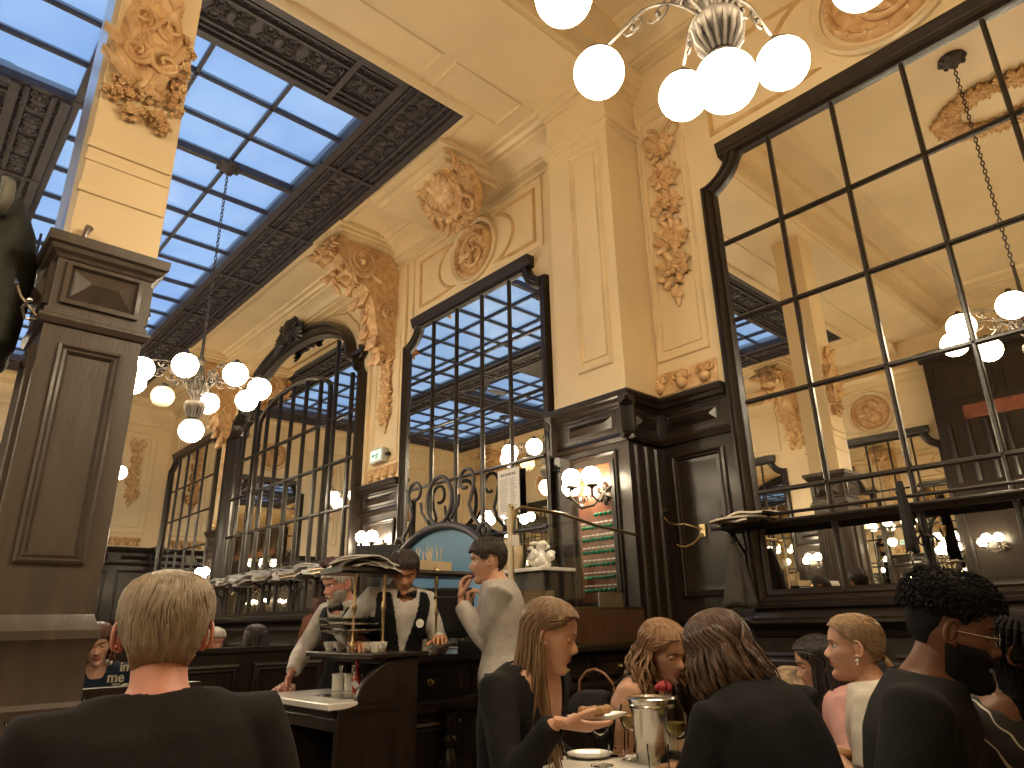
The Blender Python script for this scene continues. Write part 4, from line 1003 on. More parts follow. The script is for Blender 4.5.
def hair_cap(I, m, thick=.012, line=None, rough=.0, nape=-.06, seed=0, name='hair', front=.052, sub=1.0, side_z=-.005, strands=0, slen=.035, sw=.0032, flow=None):
    """cap following the skull; hairline: front height, temples, over the ears, nape"""
    TH = I['TH']; mb = MB(); na, nz_ = 64, 34; rings = []
    def low(th):
        a = abs((th+PI) % (2*PI)-PI)          # 0 front .. pi back
        d = math.degrees(a)
        if d < 38: return front-.006*(d/38)
        if d < 66: return front-.006-(front-.046)*((d-38)/28)
        if d < 84: return .040-.018*(d-66)/18
        if d < 104: return .022
        t = (d-104)/76; return side_z+(nape-side_z)*min(1, t*2.2)
    if line: low = line
    rnd = random.Random(seed)
    for i in range(nz_):
        ring = []
        for j in range(na):
            th = 2*PI*j/na; z0 = low(th); t = i/(nz_-1)
            z = z0+(.1175-z0)*(1-(1-t)**1.25)
            k = min(1, t*5); o = -.006+(thick+.006)*math.sin(k*PI/2)
            p = head_pt(th, min(z, .1179), o, False, I['fem']); p.z += thick*max(0, (z-.06)/.058)*1.0
            if rough:
                q = p*38; p += (p.normalized())*rough*noise.noise(q+V((seed, 0, 0)))*k
            ring.append(p)
        rings.append(ring)
    mb.loft(rings, TH)
    for i in range(strands):
        th = rnd.uniform(0, 2*PI); z0 = low(th); z = rnd.uniform(z0, .112)
        pts = []; zz = z; tt = th
        for k in range(5):
            o = thick+.0015+.003*math.sin(k/4*PI)*rnd.uniform(.4, 1)
            p = head_pt(tt, max(min(zz, .1178), -.1), o, False, I['fem']); p.z += thick*max(0, (zz-.06)/.058)
            pts.append(p)
            dth, dz = (flow(tt, zz) if flow else (0, -1)); st = slen/4
            tt += dth*st/.09; zz += dz*st
            if zz < z0-.004: zz = z0-.004
        mb.tube(pts, [sw*.5, sw, sw, sw*.8, sw*.25], 4, TH)
    return mb.build(name, m, I['root'], ang=180)
def long_hair(I, m, n=170, length=.36, front_deg=62, seed=0, wave=.0, part=0.0, thick=.012, spread=1.0, name='hair', w=.0085, tuck=False, hug=None, cut=.05, front=.086, fall=None, maxdeg=180):
    """locks that leave the parting, follow the skull and hang; gravity is the world's"""
    TH = I['TH']; Ri = TH.to_3x3().normalized().inverted(); gdir = (Ri @ V((0, 0, -1))).normalized(); rnd = random.Random(seed); mb = MB()
    for i in range(n):
        side = 1 if rnd.random() < .5 else -1
        ad = rnd.uniform(front_deg, maxdeg); layer = rnd.uniform(0, 1)
        th = math.radians(ad)*side; yst = .055-.13*min(1, (ad-front_deg)/(180-front_deg)+rnd.uniform(-.05, .05))
        s0 = V((part+side*.004, yst, 0)); zt = .1175*math.sqrt(max(.05, 1-((yst+.012)/.098)**2)); s0.z = zt+thick*.8
        pts = [s0]; zend = rnd.uniform(-.03, .02)
        q0 = .085
        for k in range(1, 8):
            t = k/7; z = q0+(zend-q0)*t; tt = th*(.45+.55*min(1, t*1.6)) if ad < 100 else th*(.8+.2*t)
            p = head_pt(tt, z, thick+.004+.008*layer*t, False, I['fem']); pts.append(p)
        p = pts[-1]; L = length*rnd.uniform(.86, 1.05); ph = rnd.uniform(0, 6); out = V((p.x, p.y, 0)).normalized() if V((p.x, p.y, 0)).length > 0 else V((0, -1, 0))
        ns = 10; tuckv = V((-out.x*.03, -out.y*.01, 0))
        wv = wave*(.7+.6*rnd.random())
        for k in range(1, ns+1):
            t = k/ns
            q = p+gdir*(L*t)+out*(.02*math.sin(min(1, t*1.5)*PI/2)*spread*layer)+tuckv*t*(1-spread*.5)
            if fall: q = q+Ri @ (V(fall)*t*t)
            if wave: q = q+V((math.cos(ph+t*11), math.sin(ph+t*11), 0))*wv*min(1, t*3)
            q = q+V((rnd.uniform(-1, 1), rnd.uniform(-1, 1), 0))*.0012
            pts.append(q)
        ww = w*rnd.uniform(.6, 1.15)
        mb.tube(pts, [ww*.7]*2+[ww]*(len(pts)-6)+[ww*.85, ww*.65, ww*.4, ww*.15], 5, TH, flat=.5)
    a = mb.build(name, m, I['root'], ang=180)
    hair_cap(I, m, thick, nape=-.07, front=front, seed=seed, name=name, strands=1500, slen=.085, sw=.0032, side_z=-.02, flow=lambda th, z: (math.copysign(.55+.5*abs(math.cos(th)), math.sin(th)) if math.cos(th) > -.3 else 0, -.8))
    return a
SK_F = ('fair', (.60, .34, .23)); SK_T = ('tan', (.50, .25, .14)); SK_D = ('deep', (.14, .060, .032)); SK_R = ('ruddy', (.62, .28, .20))
# --- grey-haired man in front, seen from behind
I = person('grey-haired man in a dark T-shirt seated with his back to the viewer, front left', (164, 634), 1.46, -26, pitch=2, th=-34, lean=8, side=-2, sc=1.04, skin_=SK_R, top=cloth('charcoal', (.012, .009, .008)), sleeve='half', neck='crew', broad=1.12, wr=1.2)
hm = hairm('grey_blond', (.42, .34, .25), (.22, .165, .11))
def line_m(th):
    d = math.degrees(abs((th+PI) % (2*PI)-PI))
    if d < 40: return .062
    if d < 70: return .062-.05*(d-40)/30
    if d < 112: return .012+.02*(1 if d > 84 else 0)
    return .032-.117*min(1, (d-112)/34)
hair_cap(I, hm, .010, line=line_m, rough=.004, seed=1, strands=2600, slen=.05, sw=.0022, flow=lambda th, z: (.25*math.sin(3*th+z*60), -1))
# --- woman with long blond hair and a plate
def W_(px, py, d): return at(px, py, d)
wr_ = at(556, 722, 1.93)
I = person('young woman with very long straight blond hair, black top, holding out a plate', (551, 636), 2.3, 98, pitch=-17, th=128, lean=12, sc=.96, skin_=SK_F, fem=1, top=cloth('black', (.009, .008, .008)), sleeve='long', neck='vee', rarm=wr_, rpole=V((0, 0, -1))-R2*.3,
           rhand=dict(d=R2*1-V((0, 0, .15)), n=V((0, 0, 1))+A2*.4, curl=(.12, .18, .22, .3), thumb=.2), larm=at(590, 775, 2.5), lhand=dict(d=R2, n=V((0, 0, -1)), curl=(.25, .25, .3, .3)), eyes='down')
hm = hairm('dark_blond', (.27, .165, .085), (.12, .068, .034)); WOMAN1 = I
long_hair(I, hm, n=240, length=.46, front_deg=98, seed=3, part=.0, w=.007, spread=1.3, fall=-R2*.07, thick=.008)
long_hair(I, hm, n=26, length=.50, front_deg=96, seed=43, part=.0, w=.006, spread=.6, fall=R2*.07, maxdeg=112)
brows(I, hm)
# --- curly blond woman
I = person('woman with wavy shoulder-length blond hair and a thin-strapped black top, bending forward', (664, 651), 2.8, 138, pitch=-22, roll=8, th=120, lean=18, sc=1.0, skin_=SK_F, fem=1, top=cloth('black', (.009, .008, .008)), sleeve='none', neck='strap', eyes='down',
           rarm=at(676, 745, 2.65), larm=at(700, 740, 2.9), wr=.6)
hm2 = hairm('wavy_blond', (.33, .19, .095), (.16, .08, .038))
long_hair(I, hm2, n=190, length=.155, front_deg=80, thick=.009, seed=5, wave=.011, w=.008, spread=2.4, front=.084); brows(I, hm2)
# --- woman from behind in a black coat
I = person('brown-haired woman in a black coat leaning over the table with her back turned', (719, 652), 2.15, -22, pitch=-12, roll=-10, th=-22, lean=24, side=-8, sc=1.0, skin_=SK_F, fem=1, top=cloth('coat_black', (.007, .0065, .007)), sleeve='coat', neck='coat', broad=.94, wr=1.6,
           rarm=at(705, 775, 2.05), larm=at(672, 760, 2.2))
hm3 = hairm('brown', (.10, .052, .028), (.04, .02, .011))
long_hair(I, hm3, n=230, length=.13, front_deg=55, seed=6, wave=.003, w=.009, spread=1.6, fall=R2*.05)
# --- dark-haired woman beyond, in profile
I = person('woman with long black hair and pink top, half hidden behind the fair woman', (817, 664), 3.0, -74, pitch=-14, th=-60, lean=14, sc=.95, skin_=SK_F, fem=1, top=cloth('pink', (.60, .33, .30)), sleeve='half', neck='crew', eyes='down',
           larm=at(806, 735, 2.8), rarm=at(812, 742, 2.95), lhand=dict(d=R2*-1, n=V((0,0,-1))), rhand=dict(d=R2*-1, n=V((0,0,-1))))
hm4 = hairm('black', (.018, .012, .011), (.008, .006, .006)); long_hair(I, hm4, n=190, length=.36, front_deg=70, seed=7, w=.009, spread=1.2); brows(I, hm4)
# --- blond woman in profile, white top
I = person('blond woman in profile with hair tied low and a pearl earring, white top', (853, 648), 2.45, -68, pitch=2, th=-50, lean=6, sc=.95, skin_=SK_F, fem=1, top=cloth('white', (.62, .57, .48)), sleeve='half', neck='crew',
           larm=at(822, 745, 2.35), rarm=at(835, 750, 2.5))
hm5 = hairm('ash_blond', (.36, .23, .12), (.20, .12, .06))
hair_cap(I, hm5, .009, seed=8, nape=-.05, front=.082, strands=1300, slen=.06, sw=.0026, flow=lambda th, z: ((-.0 if th == 0 else math.copysign(.9, math.sin(th))), -.25)); brows(I, hm5)
mb = MB()
for i in range(40):
    a = 2*PI*i/40; mb.tube([I['TH'] @ V((.012*math.cos(a)+.015*math.cos(a)*math.sin(PI*t), -.098-.022*t*1.5, -.03-.05*t+.012*math.sin(a))) for t in (0, .25, .5, .75, 1)], [.004, .006, .007, .006, .002], 5)
mb.build('hair', hm5, I['root'], ang=180)
mb = MB(); mb.ball(I['TH'] @ V((-.084, -.004, -.040)), .006, 10, 8); mb.ball(I['TH'] @ V((-.084, -.004, -.052)), .004, 8, 6); mb.build('earring', M['porcelain'], I['root'])
# --- man in a black T-shirt with glasses
I = person('bearded man with short black curls and thin glasses in a black T-shirt, right foreground', (952, 632), 1.72, 114, pitch=-16, th=122, lean=10, sc=1.02, skin_=SK_D, lip=(.12, .045, .03), top=cloth('black_tee', (.007, .0065, .007)), sleeve='half', neck='crew', eyes='down', broad=1.1,
           rarm=at(975, 800, 1.55), larm=at(1010, 790, 1.8))
MAN = I
hmb = hairm('curly_black', (.008, .006, .006), (.003, .002, .002)); hmb.node_tree.nodes['Principled BSDF'].inputs['Roughness'].default_value = .8; hmb.node_tree.nodes['Principled BSDF'].inputs['Specular IOR Level'].default_value = .2
def line_b(th):
    d = math.degrees(abs((th+PI) % (2*PI)-PI))
    if d < 50: return .050
    if d < 70: return .050-.03*(d-50)/20
    if d < 84: return .01
    if d < 104: return .022
    return .0-.06*min(1, (d-104)/30)
hair_cap(I, hmb, .004, line=line_b, rough=.001, seed=9); hair_cap(I, hmb, .019, line=lambda th: max(.034, line_b(th)+.004), rough=.008, seed=9)
mb = MB(); rnd = random.Random(5)
for i in range(2600):
    th = rnd.uniform(0, 2*PI); z0 = line_b(th)+.012; z = rnd.uniform(max(z0, .036), .116); p = head_pt(th, z, .020+rnd.uniform(-.004, .008)+.012*max(0, z-.04)/.07, False); p.z += .034*max(0, (z-.05)/.068)
    mb.ball(p, rnd.uniform(.0022, .0042), 5, 3, I['TH'])
mb.build('hair', hmb, I['root'], ang=180)
def beard(I, m, thick=.012, seed=1, full=True, top_z=-.03, name='beard', strands=500):
    TH = I['TH']; mb = MB(); rings = []
    for i in range(16):
        t = i/15; ring = []
        for j in range(40):
            a = math.radians(-100+200*j/39); z = -.1185+t*(.0985 if abs(math.degrees(a)) > 38 else .055)
            e = math.sin(min(1, (1-t)*4)*PI/2)*math.sin(min(1, (1-abs(j-19.5)/19.5)*5)*PI/2)
            gap = 1-1.35*g2(math.degrees(a), 15)*g2(z+.056, .010)
            p = head_pt(a, z, -.004+(thick+.004)*e*gap, True); p.z -= thick*1.0*max(0, (-.09-z)/.03)*e; p += p.normalized()*.003*noise.noise(p*60); ring.append(p)
        rings.append(ring)
    mb.loft(rings, TH, closed=False)
    rnd = random.Random(seed)
    for i in range(strands):
        a = math.radians(rnd.uniform(-85, 85)); z = rnd.uniform(-.112, -.072 if abs(a) < .6 else -.03)
        p = head_pt(a, z, thick*.6, True); q = p+V((p.x*.06, .003, -.012))+V((rnd.uniform(-1, 1), 0, rnd.uniform(-1, 1)))*.003
        mb.tube([p, p.lerp(q, .5)+V((0, .002, 0)), q], [.0022, .002, .0006], 4, TH)
    mb.tube([V((x, head_pt(x*12, -.045, .004, True).y-.002*(abs(x)*60)**1, -.0455-.012*(abs(x)/.024)**2)) for x in (-.026, -.014, 0, .014, .026)], [.003, .006, .005, .006, .003], 6, TH)
    mb.build(name, m, I['root'], ang=180)
beard(I, hmb, .013); brows(I, hmb, .003)
def glasses(I, m):
    mb = MB(); TH = I['TH']
    for sg in (-1, 1):
        mb.tube([V((sg*.033+.022*math.cos(a), .088+.0*math.sin(a), .002+.017*math.sin(a))) for a in [2*PI*q/20 for q in range(21)]], .0013, 6, TH)
        mb.tube([V((sg*.055, .087, .006)), V((sg*.073, .06, .006)), V((sg*.081, .0, .004)), V((sg*.080, -.02, -.006))], .0014, 6, TH)
    mb.tube([V((-.011, .089, .005)), V((0, .094, .008)), V((.011, .089, .005))], .0013, 6, TH)
    mb.build('glasses', m, I['root'], ang=180)
glasses(I, M['steel'])
# --- woman with braids at the right edge
I = person('woman with dark braids, hoop earring and white-striped black top, at the right edge', (1026, 655), 1.95, 135, pitch=-12, th=170, lean=8, sc=.97, skin_=SK_D, lip=(.2, .05, .05), fem=1, top=None, sleeve='half', neck='crew', eyes='down')
I2 = I
M['striped'] = mat('black_cloth_white_stripes', (.014, .013, .014), .8)
nt = M['striped'].node_tree; b = nt.nodes['Principled BSDF']; t = nt.nodes.new('ShaderNodeTexCoord'); wv = nt.nodes.new('ShaderNodeTexWave'); wv.inputs['Scale'].default_value = 6; wv.inputs['Distortion'].default_value = 4; wv.inputs['Detail Scale'].default_value = 1.5; wv.bands_direction = 'DIAGONAL'
r = nt.nodes.new('ShaderNodeValToRGB'); r.color_ramp.elements[0].position = .975; r.color_ramp.elements[1].position = .99; r.color_ramp.elements[0].color = (.014, .013, .014, 1); r.color_ramp.elements[1].color = (.5, .47, .42, 1)
nt.links.new(t.outputs['Object'], wv.inputs['Vector']); nt.links.new(wv.outputs['Fac'], r.inputs['Fac']); nt.links.new(r.outputs['Color'], b.inputs['Base Color'])
mb = MB(); mb.loft([I['ringt'](*q, e=.014) for q in I['sec'][:-1]])
for sgn in (-1, 1):
    S, E, Wt = I['arms'][sgn]; mb.tube([I['TP'](sgn*.09, -.005, .44), S, S.lerp(E, .4), S.lerp(E, .75)], [.066, .07, .064, .066], 16)
sh = remesh(mb, .0095, 2); wrinkle(sh, .007, 8); 
drop(sh, lambda c: (lambda q: q.dot(I2['s']) > .45 and (q.dot(I2['tr'])/.10)**2+((q.dot(I2['fw'])-.01)/.11)**2 < 1)(c-I2['Pv']))
so = sh.build('shirt', M['striped'], I['root'], ang=180); q_ = so.modifiers.new('smooth', 'SMOOTH'); q_.iterations = 8
mb = MB(); rnd = random.Random(3)
for i in range(26):
    ad = math.radians(-120+240*i/25+180); pts = []
    for k in range(9):
        t = k/8; z = .10-.16*t; pts.append(head_pt(ad*1.0, z, .014+.004*math.sin(k*2+i), False))
    g = (I['TH'].to_3x3().inverted() @ V((0, 0, -1))).normalized()
    for k in range(5): pts.append(pts[-1]+g*.04)
    for k, p in enumerate(pts[:-1]): mb.ball(p.lerp(pts[k+1], .5), .009 if k % 2 else .0075, 7, 5, I['TH'])
    mb.tube(pts, .0062, 6, I['TH'])
mb.build('braids', hmb, I['root'], ang=180); hair_cap(I, hmb, .008, seed=10, name='hair')
mb = MB(); mb.tube([I['TH'] @ V((-.086, -.004+.014*math.sin(a), -.046+.018*math.cos(a))) for a in [2*PI*q/20 for q in range(21)]], .0017, 6); mb.build('earring', M['steel'], I['root'], ang=180)
mb = MB()
for q in range(46):
    a = PI*(.0+2*q/46); mb.ball(I['TP'](.088*math.cos(a), .03+.088*math.sin(a), .475-.05*max(0, math.sin(a))), .0055, 6, 5)
mb.build('necklace', M['brass'], I['root'], ang=180)
# ================= COUNTER, STATION, PARTITION =================
def tabz(px, py, z):
    q = at(px, py, 1.0)-V((0, 0, CAMZ)); k = (z-CAMZ)/q.z; return V((q.x*k, q.y*k, z))
def atX(px, py, X): q = at(px, py, 1.0)-V((0, 0, CAMZ)); k = X/q.x; return V((X, q.y*k, q.z*k+CAMZ))
def atY(px, py, Y): q = at(px, py, 1.0)-V((0, 0, CAMZ)); k = Y/q.y; return V((q.x*k, Y, q.z*k+CAMZ))
WX = lambda X: Matrix(((0, 0, 1, X), (1, 0, 0, 0), (0, 1, 0, 0), (0, 0, 0, 1)))     # (u=y, v=z, n=+x)
ct = thing('cashier_counter', 'dark carved wooden cash counter running out from the pier, glass screen standing on it', 'counter', (-3.7, 3.2, 0))
mb = MB(); y0, y1 = 2.16, 4.47
mb.box((-3.95, y0+.05, 0), (-3.46, y1, 1.0)); Tc = WX(-3.46)
n = 4; w = (y1-y0-.05)/n
for i in range(n):
    a = y0+.05+i*w
    raised(mb, a+.12, .12, a+w-.06, .70, Tc)
mb.run([(0, .74), (.03, .75), (.045, .78), (.045, .80), (.03, .815), (0, .82)], 'x', y0, y1, Tc @ XZ); mb.box((-3.95, y0, 0), (-3.44, y1, .08))
mb.build('body', M['wood'], ct, ang=25, recalc=True)
mb = MB(); mb.box((-4.0, y0-.0, 1.02), (-3.37, y1, 1.055)); mb.run([(0, .985), (.02, .99), (.05, 1.01), (.06, 1.02), (0, 1.02)], 'x', y0, y1, Tc @ XZ); mb.build('top', M['wood'], ct, bevel=.006, smooth=False)
for i in range(n):
    a = y0+.05+i*w; mb = MB(); mb.box((a+.03, .84, 0), (a+w-.03, .97, .012), Tc); mb.frame(rect(a+.05, .85, a+w-.05, .96), [(0, .012), (0, .022), (.012, .022), (.02, .014)], Tc); dr = mb.build('drawer', M['wood'], ct, ang=25)
    mb = MB(); mb.ball((a+w*.5, .905, .03), (.016, .016, .014), 10, 8, Tc); mb.lathe([(.02, 0), (.02, .005), (.006, .01), (.006, .03)], 12, Tc @ Matrix.Translation((a+w*.5, .905, .012))); mb.build('knob', M['brass'], dr)
for yy in (2.3, 2.62, 2.9, 3.45, 4.0):   # bulbous turned legs in front of the body
    mb = MB(); mb.lathe([(.05, 0), (.055, .04), (.04, .07), (.035, .1), (.05, .16), (.062, .3), (.066, .42), (.05, .52), (.03, .56), (.05, .59), (.05, .61), (.03, .63), (.055, .68), (.055, .74)], 16, Matrix.Translation((-3.43, yy, 0)))
    for q in range(8): a = 2*PI*q/8; mb.tube([(-3.43+.06*math.cos(a), yy+.06*math.sin(a), z) for z in (.2, .3, .42, .5)], [.008, .014, .014, .008], 5)
    mb.build('turned_leg', M['wood'], ct, ang=50)
# service station with a marble shelf
st = thing('service_station', 'low dark service station with white marble shelf, at the near end of the counter', 'cabinet', (-3.75, 2.0, 0))
mb = MB(); X0, X1 = -4.02, -3.2; Y0, Y1 = 1.74, 2.24
def side_poly(): return [(Y0+.04, 0), (Y1, 0), (Y1, 1.06), (Y1-.06, 1.06)]+[(Y1-.06-.30*math.sin(math.radians(a)), .86+.20*math.cos(math.radians(a))) for a in range(8, 90, 9)]+[(Y1-.37, .86), (Y0+.04, .84)]
mb.prism(side_poly(), 0, .035, WX(X1-.035)); mb.prism([(Y0+.04, 0), (Y1, 0), (Y1, .84), (Y0+.04, .84)], 0, .035, WX(X0))
mb.box((-3.9, Y1-.03, 0), (X1, Y1, 1.06)); mb.box((X0, Y1-.03, 0), (-3.9, Y1, .86)); mb.box((X0, Y0+.04, .8), (X1, Y1, .84)); mb.box((X0, Y0+.06, .3), (X1, Y1, .33)); mb.box((X0, Y0+.04, 0), (X1, Y1, .08)); mb.box((X0, Y0+.05, .74), (X1, Y0+.09, .80)); mb.box((-3.78, Y0+.06, 0), (-3.74, Y1, .8))
mb.build('body', M['wood'], st, smooth=False, bevel=.006)
mb = MB(); mb.box((X0+.01, Y0-.01, .84), (X1-.0, Y1-.04, .872)); mb.build('marble_shelf', M['marble'], st, smooth=False, bevel=.006)
mb = MB(); mb.box((-3.9, Y1-.30, 1.06), (X1+.02, Y1+.05, 1.085)); mb.build('top_ledge', M['wood'], st, smooth=False, bevel=.006)
# pots, sauce bottle, cutlery on the marble
def lathe_obj(name, prof, loc, m, label=None, cat=None, group=None, n=20, parent=None):
    mb = MB(); mb.lathe(prof, n, Matrix.Translation(loc)); o = mb.build(name, m, parent, ang=45)
    if label: tag(o, label, cat, group)
    return o
POT = [(.0, 0), (.034, 0), (.036, .01), (.038, .075), (.041, .08), (.041, .088), (.036, .088), (.034, .02), (0, .015)]
for i, (px, py) in enumerate(((338, 690), (350, 690), (362, 691))):
    p = tabz(px, py, .872); r_ = lathe_obj('pot', POT, p, M['porcelain'], ['white pot with spoons, leftmost on the marble shelf', 'white mustard pot in the middle of the marble shelf', 'white pot next to the sauce bottle'][i], 'pot')
    mb = MB()
    for k in range(2): a = rnd.uniform(-.4, .4); mb.tube([p+V((.01*k, 0, .03)), p+V((.01*k+a*.03, .01, .10)), p+V((.01*k+a*.06, .015, .13))], [.003, .003, .006], 6)
    mb.build('spoon', M['steel'], r_)
p = tabz(356, 693, .872); bt = lathe_obj('sauce_bottle', [(0, 0), (.022, 0), (.024, .01), (.024, .08), (.018, .10), (.011, .115), (.011, .13), (0, .13)], p, mat('red_sauce', (.35, .03, .015), .15, coat=.6), 'small red sauce bottle with diamond label on the marble shelf', 'bottle')
lathe_obj('cap', [(0, .13), (.013, .13), (.013, .155), (.009, .165), (0, .165)], p, mat('red_cap', (.5, .03, .02), .4), parent=bt)
mb = MB(); Tl = Matrix(((.7, -.1, .7, p.x+.018), (.7, .1, -.7, p.y-.018), (0, 1, 0, p.z+.045), (0, 0, 0, 1))); mb.box((-.014, -.02, 0), (.014, .02, .002), Tl @ Matrix.Rotation(PI/4, 4, 'Z')); mb.build('diamond_label', M['paper'], bt)
def sheets(name, loc, n, sx, sy, th, label, cat, m, seed=0, drape=0, group=None, rz=0):
    rnd = random.Random(seed); mb = MB(); z = 0
    for i in range(n):
        a = rnd.uniform(-.5, .5)+rz; ox, oy = rnd.uniform(-.06, .06), rnd.uniform(-.05, .05); nx, ny = 8, 5; vs = []
        for j in range(ny+1):
            for k in range(nx+1):
                x = (k/nx-.5)*sx; y = (j/ny-.5)*sy; e = abs(x)/(sx/2)
                vs.append((ox+x*math.cos(a)-y*math.sin(a), oy+x*math.sin(a)+y*math.cos(a), z+.010*math.sin(x*22+i)*math.sin(y*17+i*2)+(-drape*e**3)))
        k0 = len(vs); vs += [(v[0], v[1], v[2]+th) for v in vs[:k0]]; fs = []
        for j in range(ny):
            for k in range(nx):
                q = j*(nx+1)+k; fs += [(q, q+1, q+nx+2, q+nx+1), (q+k0, q+k0+nx+1, q+k0+nx+2, q+k0+1)]
        for k in range(nx): fs += [(k, k0+k, k0+k+1, k+1), (ny*(nx+1)+k, ny*(nx+1)+k+1, k0+ny*(nx+1)+k+1, k0+ny*(nx+1)+k)]
        mb.add(vs, fs, Matrix.Translation(loc)); z += th+.009
    o = mb.build(name, m, None, ang=50); return tag(o, label, cat, group)
M['newsprint'] = mat('newsprint', (.66, .64, .61), .8, noise_amt=.3, nscale=26)
sheets('paper_stack', (-3.45, 1.95, .345), 4, .30, .21, .004, 'loose white papers on the lower shelf of the service station', 'papers', M['paper'], 2)
mb = MB(); mb.box((-3.62, 1.86, .872), (-3.34, 2.0, .878)); 
for k in range(5): a = tabz(374+rnd.uniform(-3, 3), 694, .88); mb.tube([a, a+V((.05, .05, .004)), a+V((.10, .09, .004))], [.006, .002, .003], 6)
tag(mb.build('cutlery', M['steel']), 'loose steel cutlery at the right end of the marble shelf', 'cutlery')
# brass post shelf over the counter
sh = thing('glass_shelf', 'narrow dark shelf on slim brass posts above the counter, papers lying on it', 'shelf', (-3.5, 2.3, 1.06))
mb = MB(); yy = [1.87+.97*i/14 for i in range(15)]
mb.loft([[(-3.66+.0, y, 1.49), (-3.40-.05*abs(y-2.2), y, 1.49), (-3.38-.05*abs(y-2.2), y, 1.505), (-3.40-.05*abs(y-2.2), y, 1.525), (-3.66, y, 1.525)] for y in yy]); mb.build('shelf_board', M['wood'], sh, bevel=.004, smooth=False)
for y in (1.975, 2.16, 2.52, 2.72):
    zb = 1.085 if y < 2.2 else 1.055
    mb = MB(); mb.lathe([(.028, 0), (.028, .008), (.012, .02), (.016, .035), (.008, .05), (.009, .2), (.014, .22), (.014, .24), (.009, .26), (.008, .38), (.014, .4), (.01, .42), (.01, 1.49-zb)], 12, Matrix.Translation((-3.44, y, zb))); mb.build('post', M['brass'], sh, ang=50)
mb = MB(); mb.lathe([(.02, 0), (.016, .01), (.008, .02), (.0, .03)], 12, Matrix.Translation((-3.44, 2.52, 1.525))); mb.build('finial', M['brass'], sh)
sheets('paper_pile', (-3.53, 2.08, 1.535), 5, .34, .22, .005, 'untidy pile of newspapers and menus drooping over the shelf on brass posts', 'papers', M['paper'], 5, drape=.045, rz=.9)
mb = MB(); o_ = at(463, 566, 3.6)
for k in range(16):
    b_ = V((-3.62+rnd.uniform(-.03, .08), 2.55+rnd.uniform(-.08, .08), 1.525)); h_ = rnd.uniform(.1, .16); mb.tube([b_, b_+V((rnd.uniform(-.03, .03), rnd.uniform(-.03, .03), h_))], .003, 5)
mb.box((-3.7, 2.42, 1.525), (-3.5, 2.68, 1.585)); tag(mb.build('toothpick_box', mat('pale_wood', (.55, .42, .25), .6)), 'pale open box bristling with wooden picks on the shelf above the cashier', 'box')
mb = MB(); c = V((-3.53, 2.28, 0)); mb.box((c.x-.1, c.y-.1, 1.525), (c.x+.08, c.y+.12, 1.54)); mb.box((c.x-.09, c.y-.11, 1.54), (c.x+.09, c.y+.1, 1.548)); tag(mb.build('order_pads', mat('dark_blue_card', (.03, .04, .08), .5), smooth=False), 'dark blue order pads lying on the papers of the brass-post shelf', 'notepad')
# crockery on the counter end
cupm = M['porcelain']; gl_ = 'white coffee cups in a row on the counter'
base = None
for i in range(9):
    q = tabz(352+i*7, 649-(i % 2)*3, 1.09)
    q = V((-3.84+.062*i, 2.06+.07*(i % 2), 1.085))
    if base is None:
        base = tag(lathe_obj('coffee_cup', [(0, 0), (.02, 0), (.022, .006), (.034, .03), (.037, .05), (.034, .05), (.02, .01), (0, .008)], (0, 0, 0), cupm), 'small white coffee cup in the row at the near end of the counter', 'cup', gl_); base.location = q
        mb = MB(); mb.tube([(.034, 0, .04), (.05, 0, .036), (.05, 0, .02), (.03, 0, .014)], .004, 6); mb.build('handle', cupm, base)
    else: dup(base, q)
p = tabz(424, 651, 1.055); cu = lathe_obj('pen_cup', [(0, 0), (.036, 0), (.037, .005), (.037, .09), (.034, .09), (.033, .01), (0, .008)], p, cupm, 'cream cup holding pens beside the brass post on the counter', 'cup')
mb = MB()
for k in range(3): mb.tube([p+V((.01*k-.01, 0, .02)), p+V((.02*k-.03, .01, .14))], .003, 6)
mb.build('pen', M['iron_black'], cu)
sheets('folded_cloth', tuple(tabz(395, 650, 1.06)+V((-.12, .05, .02))), 3, .26, .16, .012, 'pale blue folded cloth behind the coffee cups', 'cloth', mat('pale_blue_cloth', (.30, .45, .72), .8), 3, rz=1.2)
p = V((-3.5, 2.58, 1.058)); 
mb = MB(); Tq = Matrix.Translation(tabz(453, 645, 1.058)) @ Matrix.Rotation(math.radians(43), 4, 'Z') @ Matrix.Rotation(-.18, 4, 'X')
mb.box((-.035, -.02, 0), (.035, .05, .035), Tq); mb.box((-.024, -.01, .03), (.024, .015, .16), Tq); ph = tag(mb.build('cordless_phone', M['plastic_black'], None, smooth=False, bevel=.006), 'black cordless phone standing in its cradle with a lit blue screen', 'phone')
mb = MB(); mb.box((-.018, -.0125, .112), (.018, -.0105, .145), Tq); mb.build('screen', mat('phone_screen', (.1, .3, .8), .3, emit=(.15, .4, 1), es=.35), ph, smooth=False)
mb = MB()
for r_ in range(4):
    for c_ in range(3): mb.box((-.017+c_*.012, -.0125, .045+r_*.015), (-.008+c_*.012, -.0105, .054+r_*.015), Tq)
mb.build('keys', mat('grey_key', (.4, .4, .4), .5), ph, smooth=False)
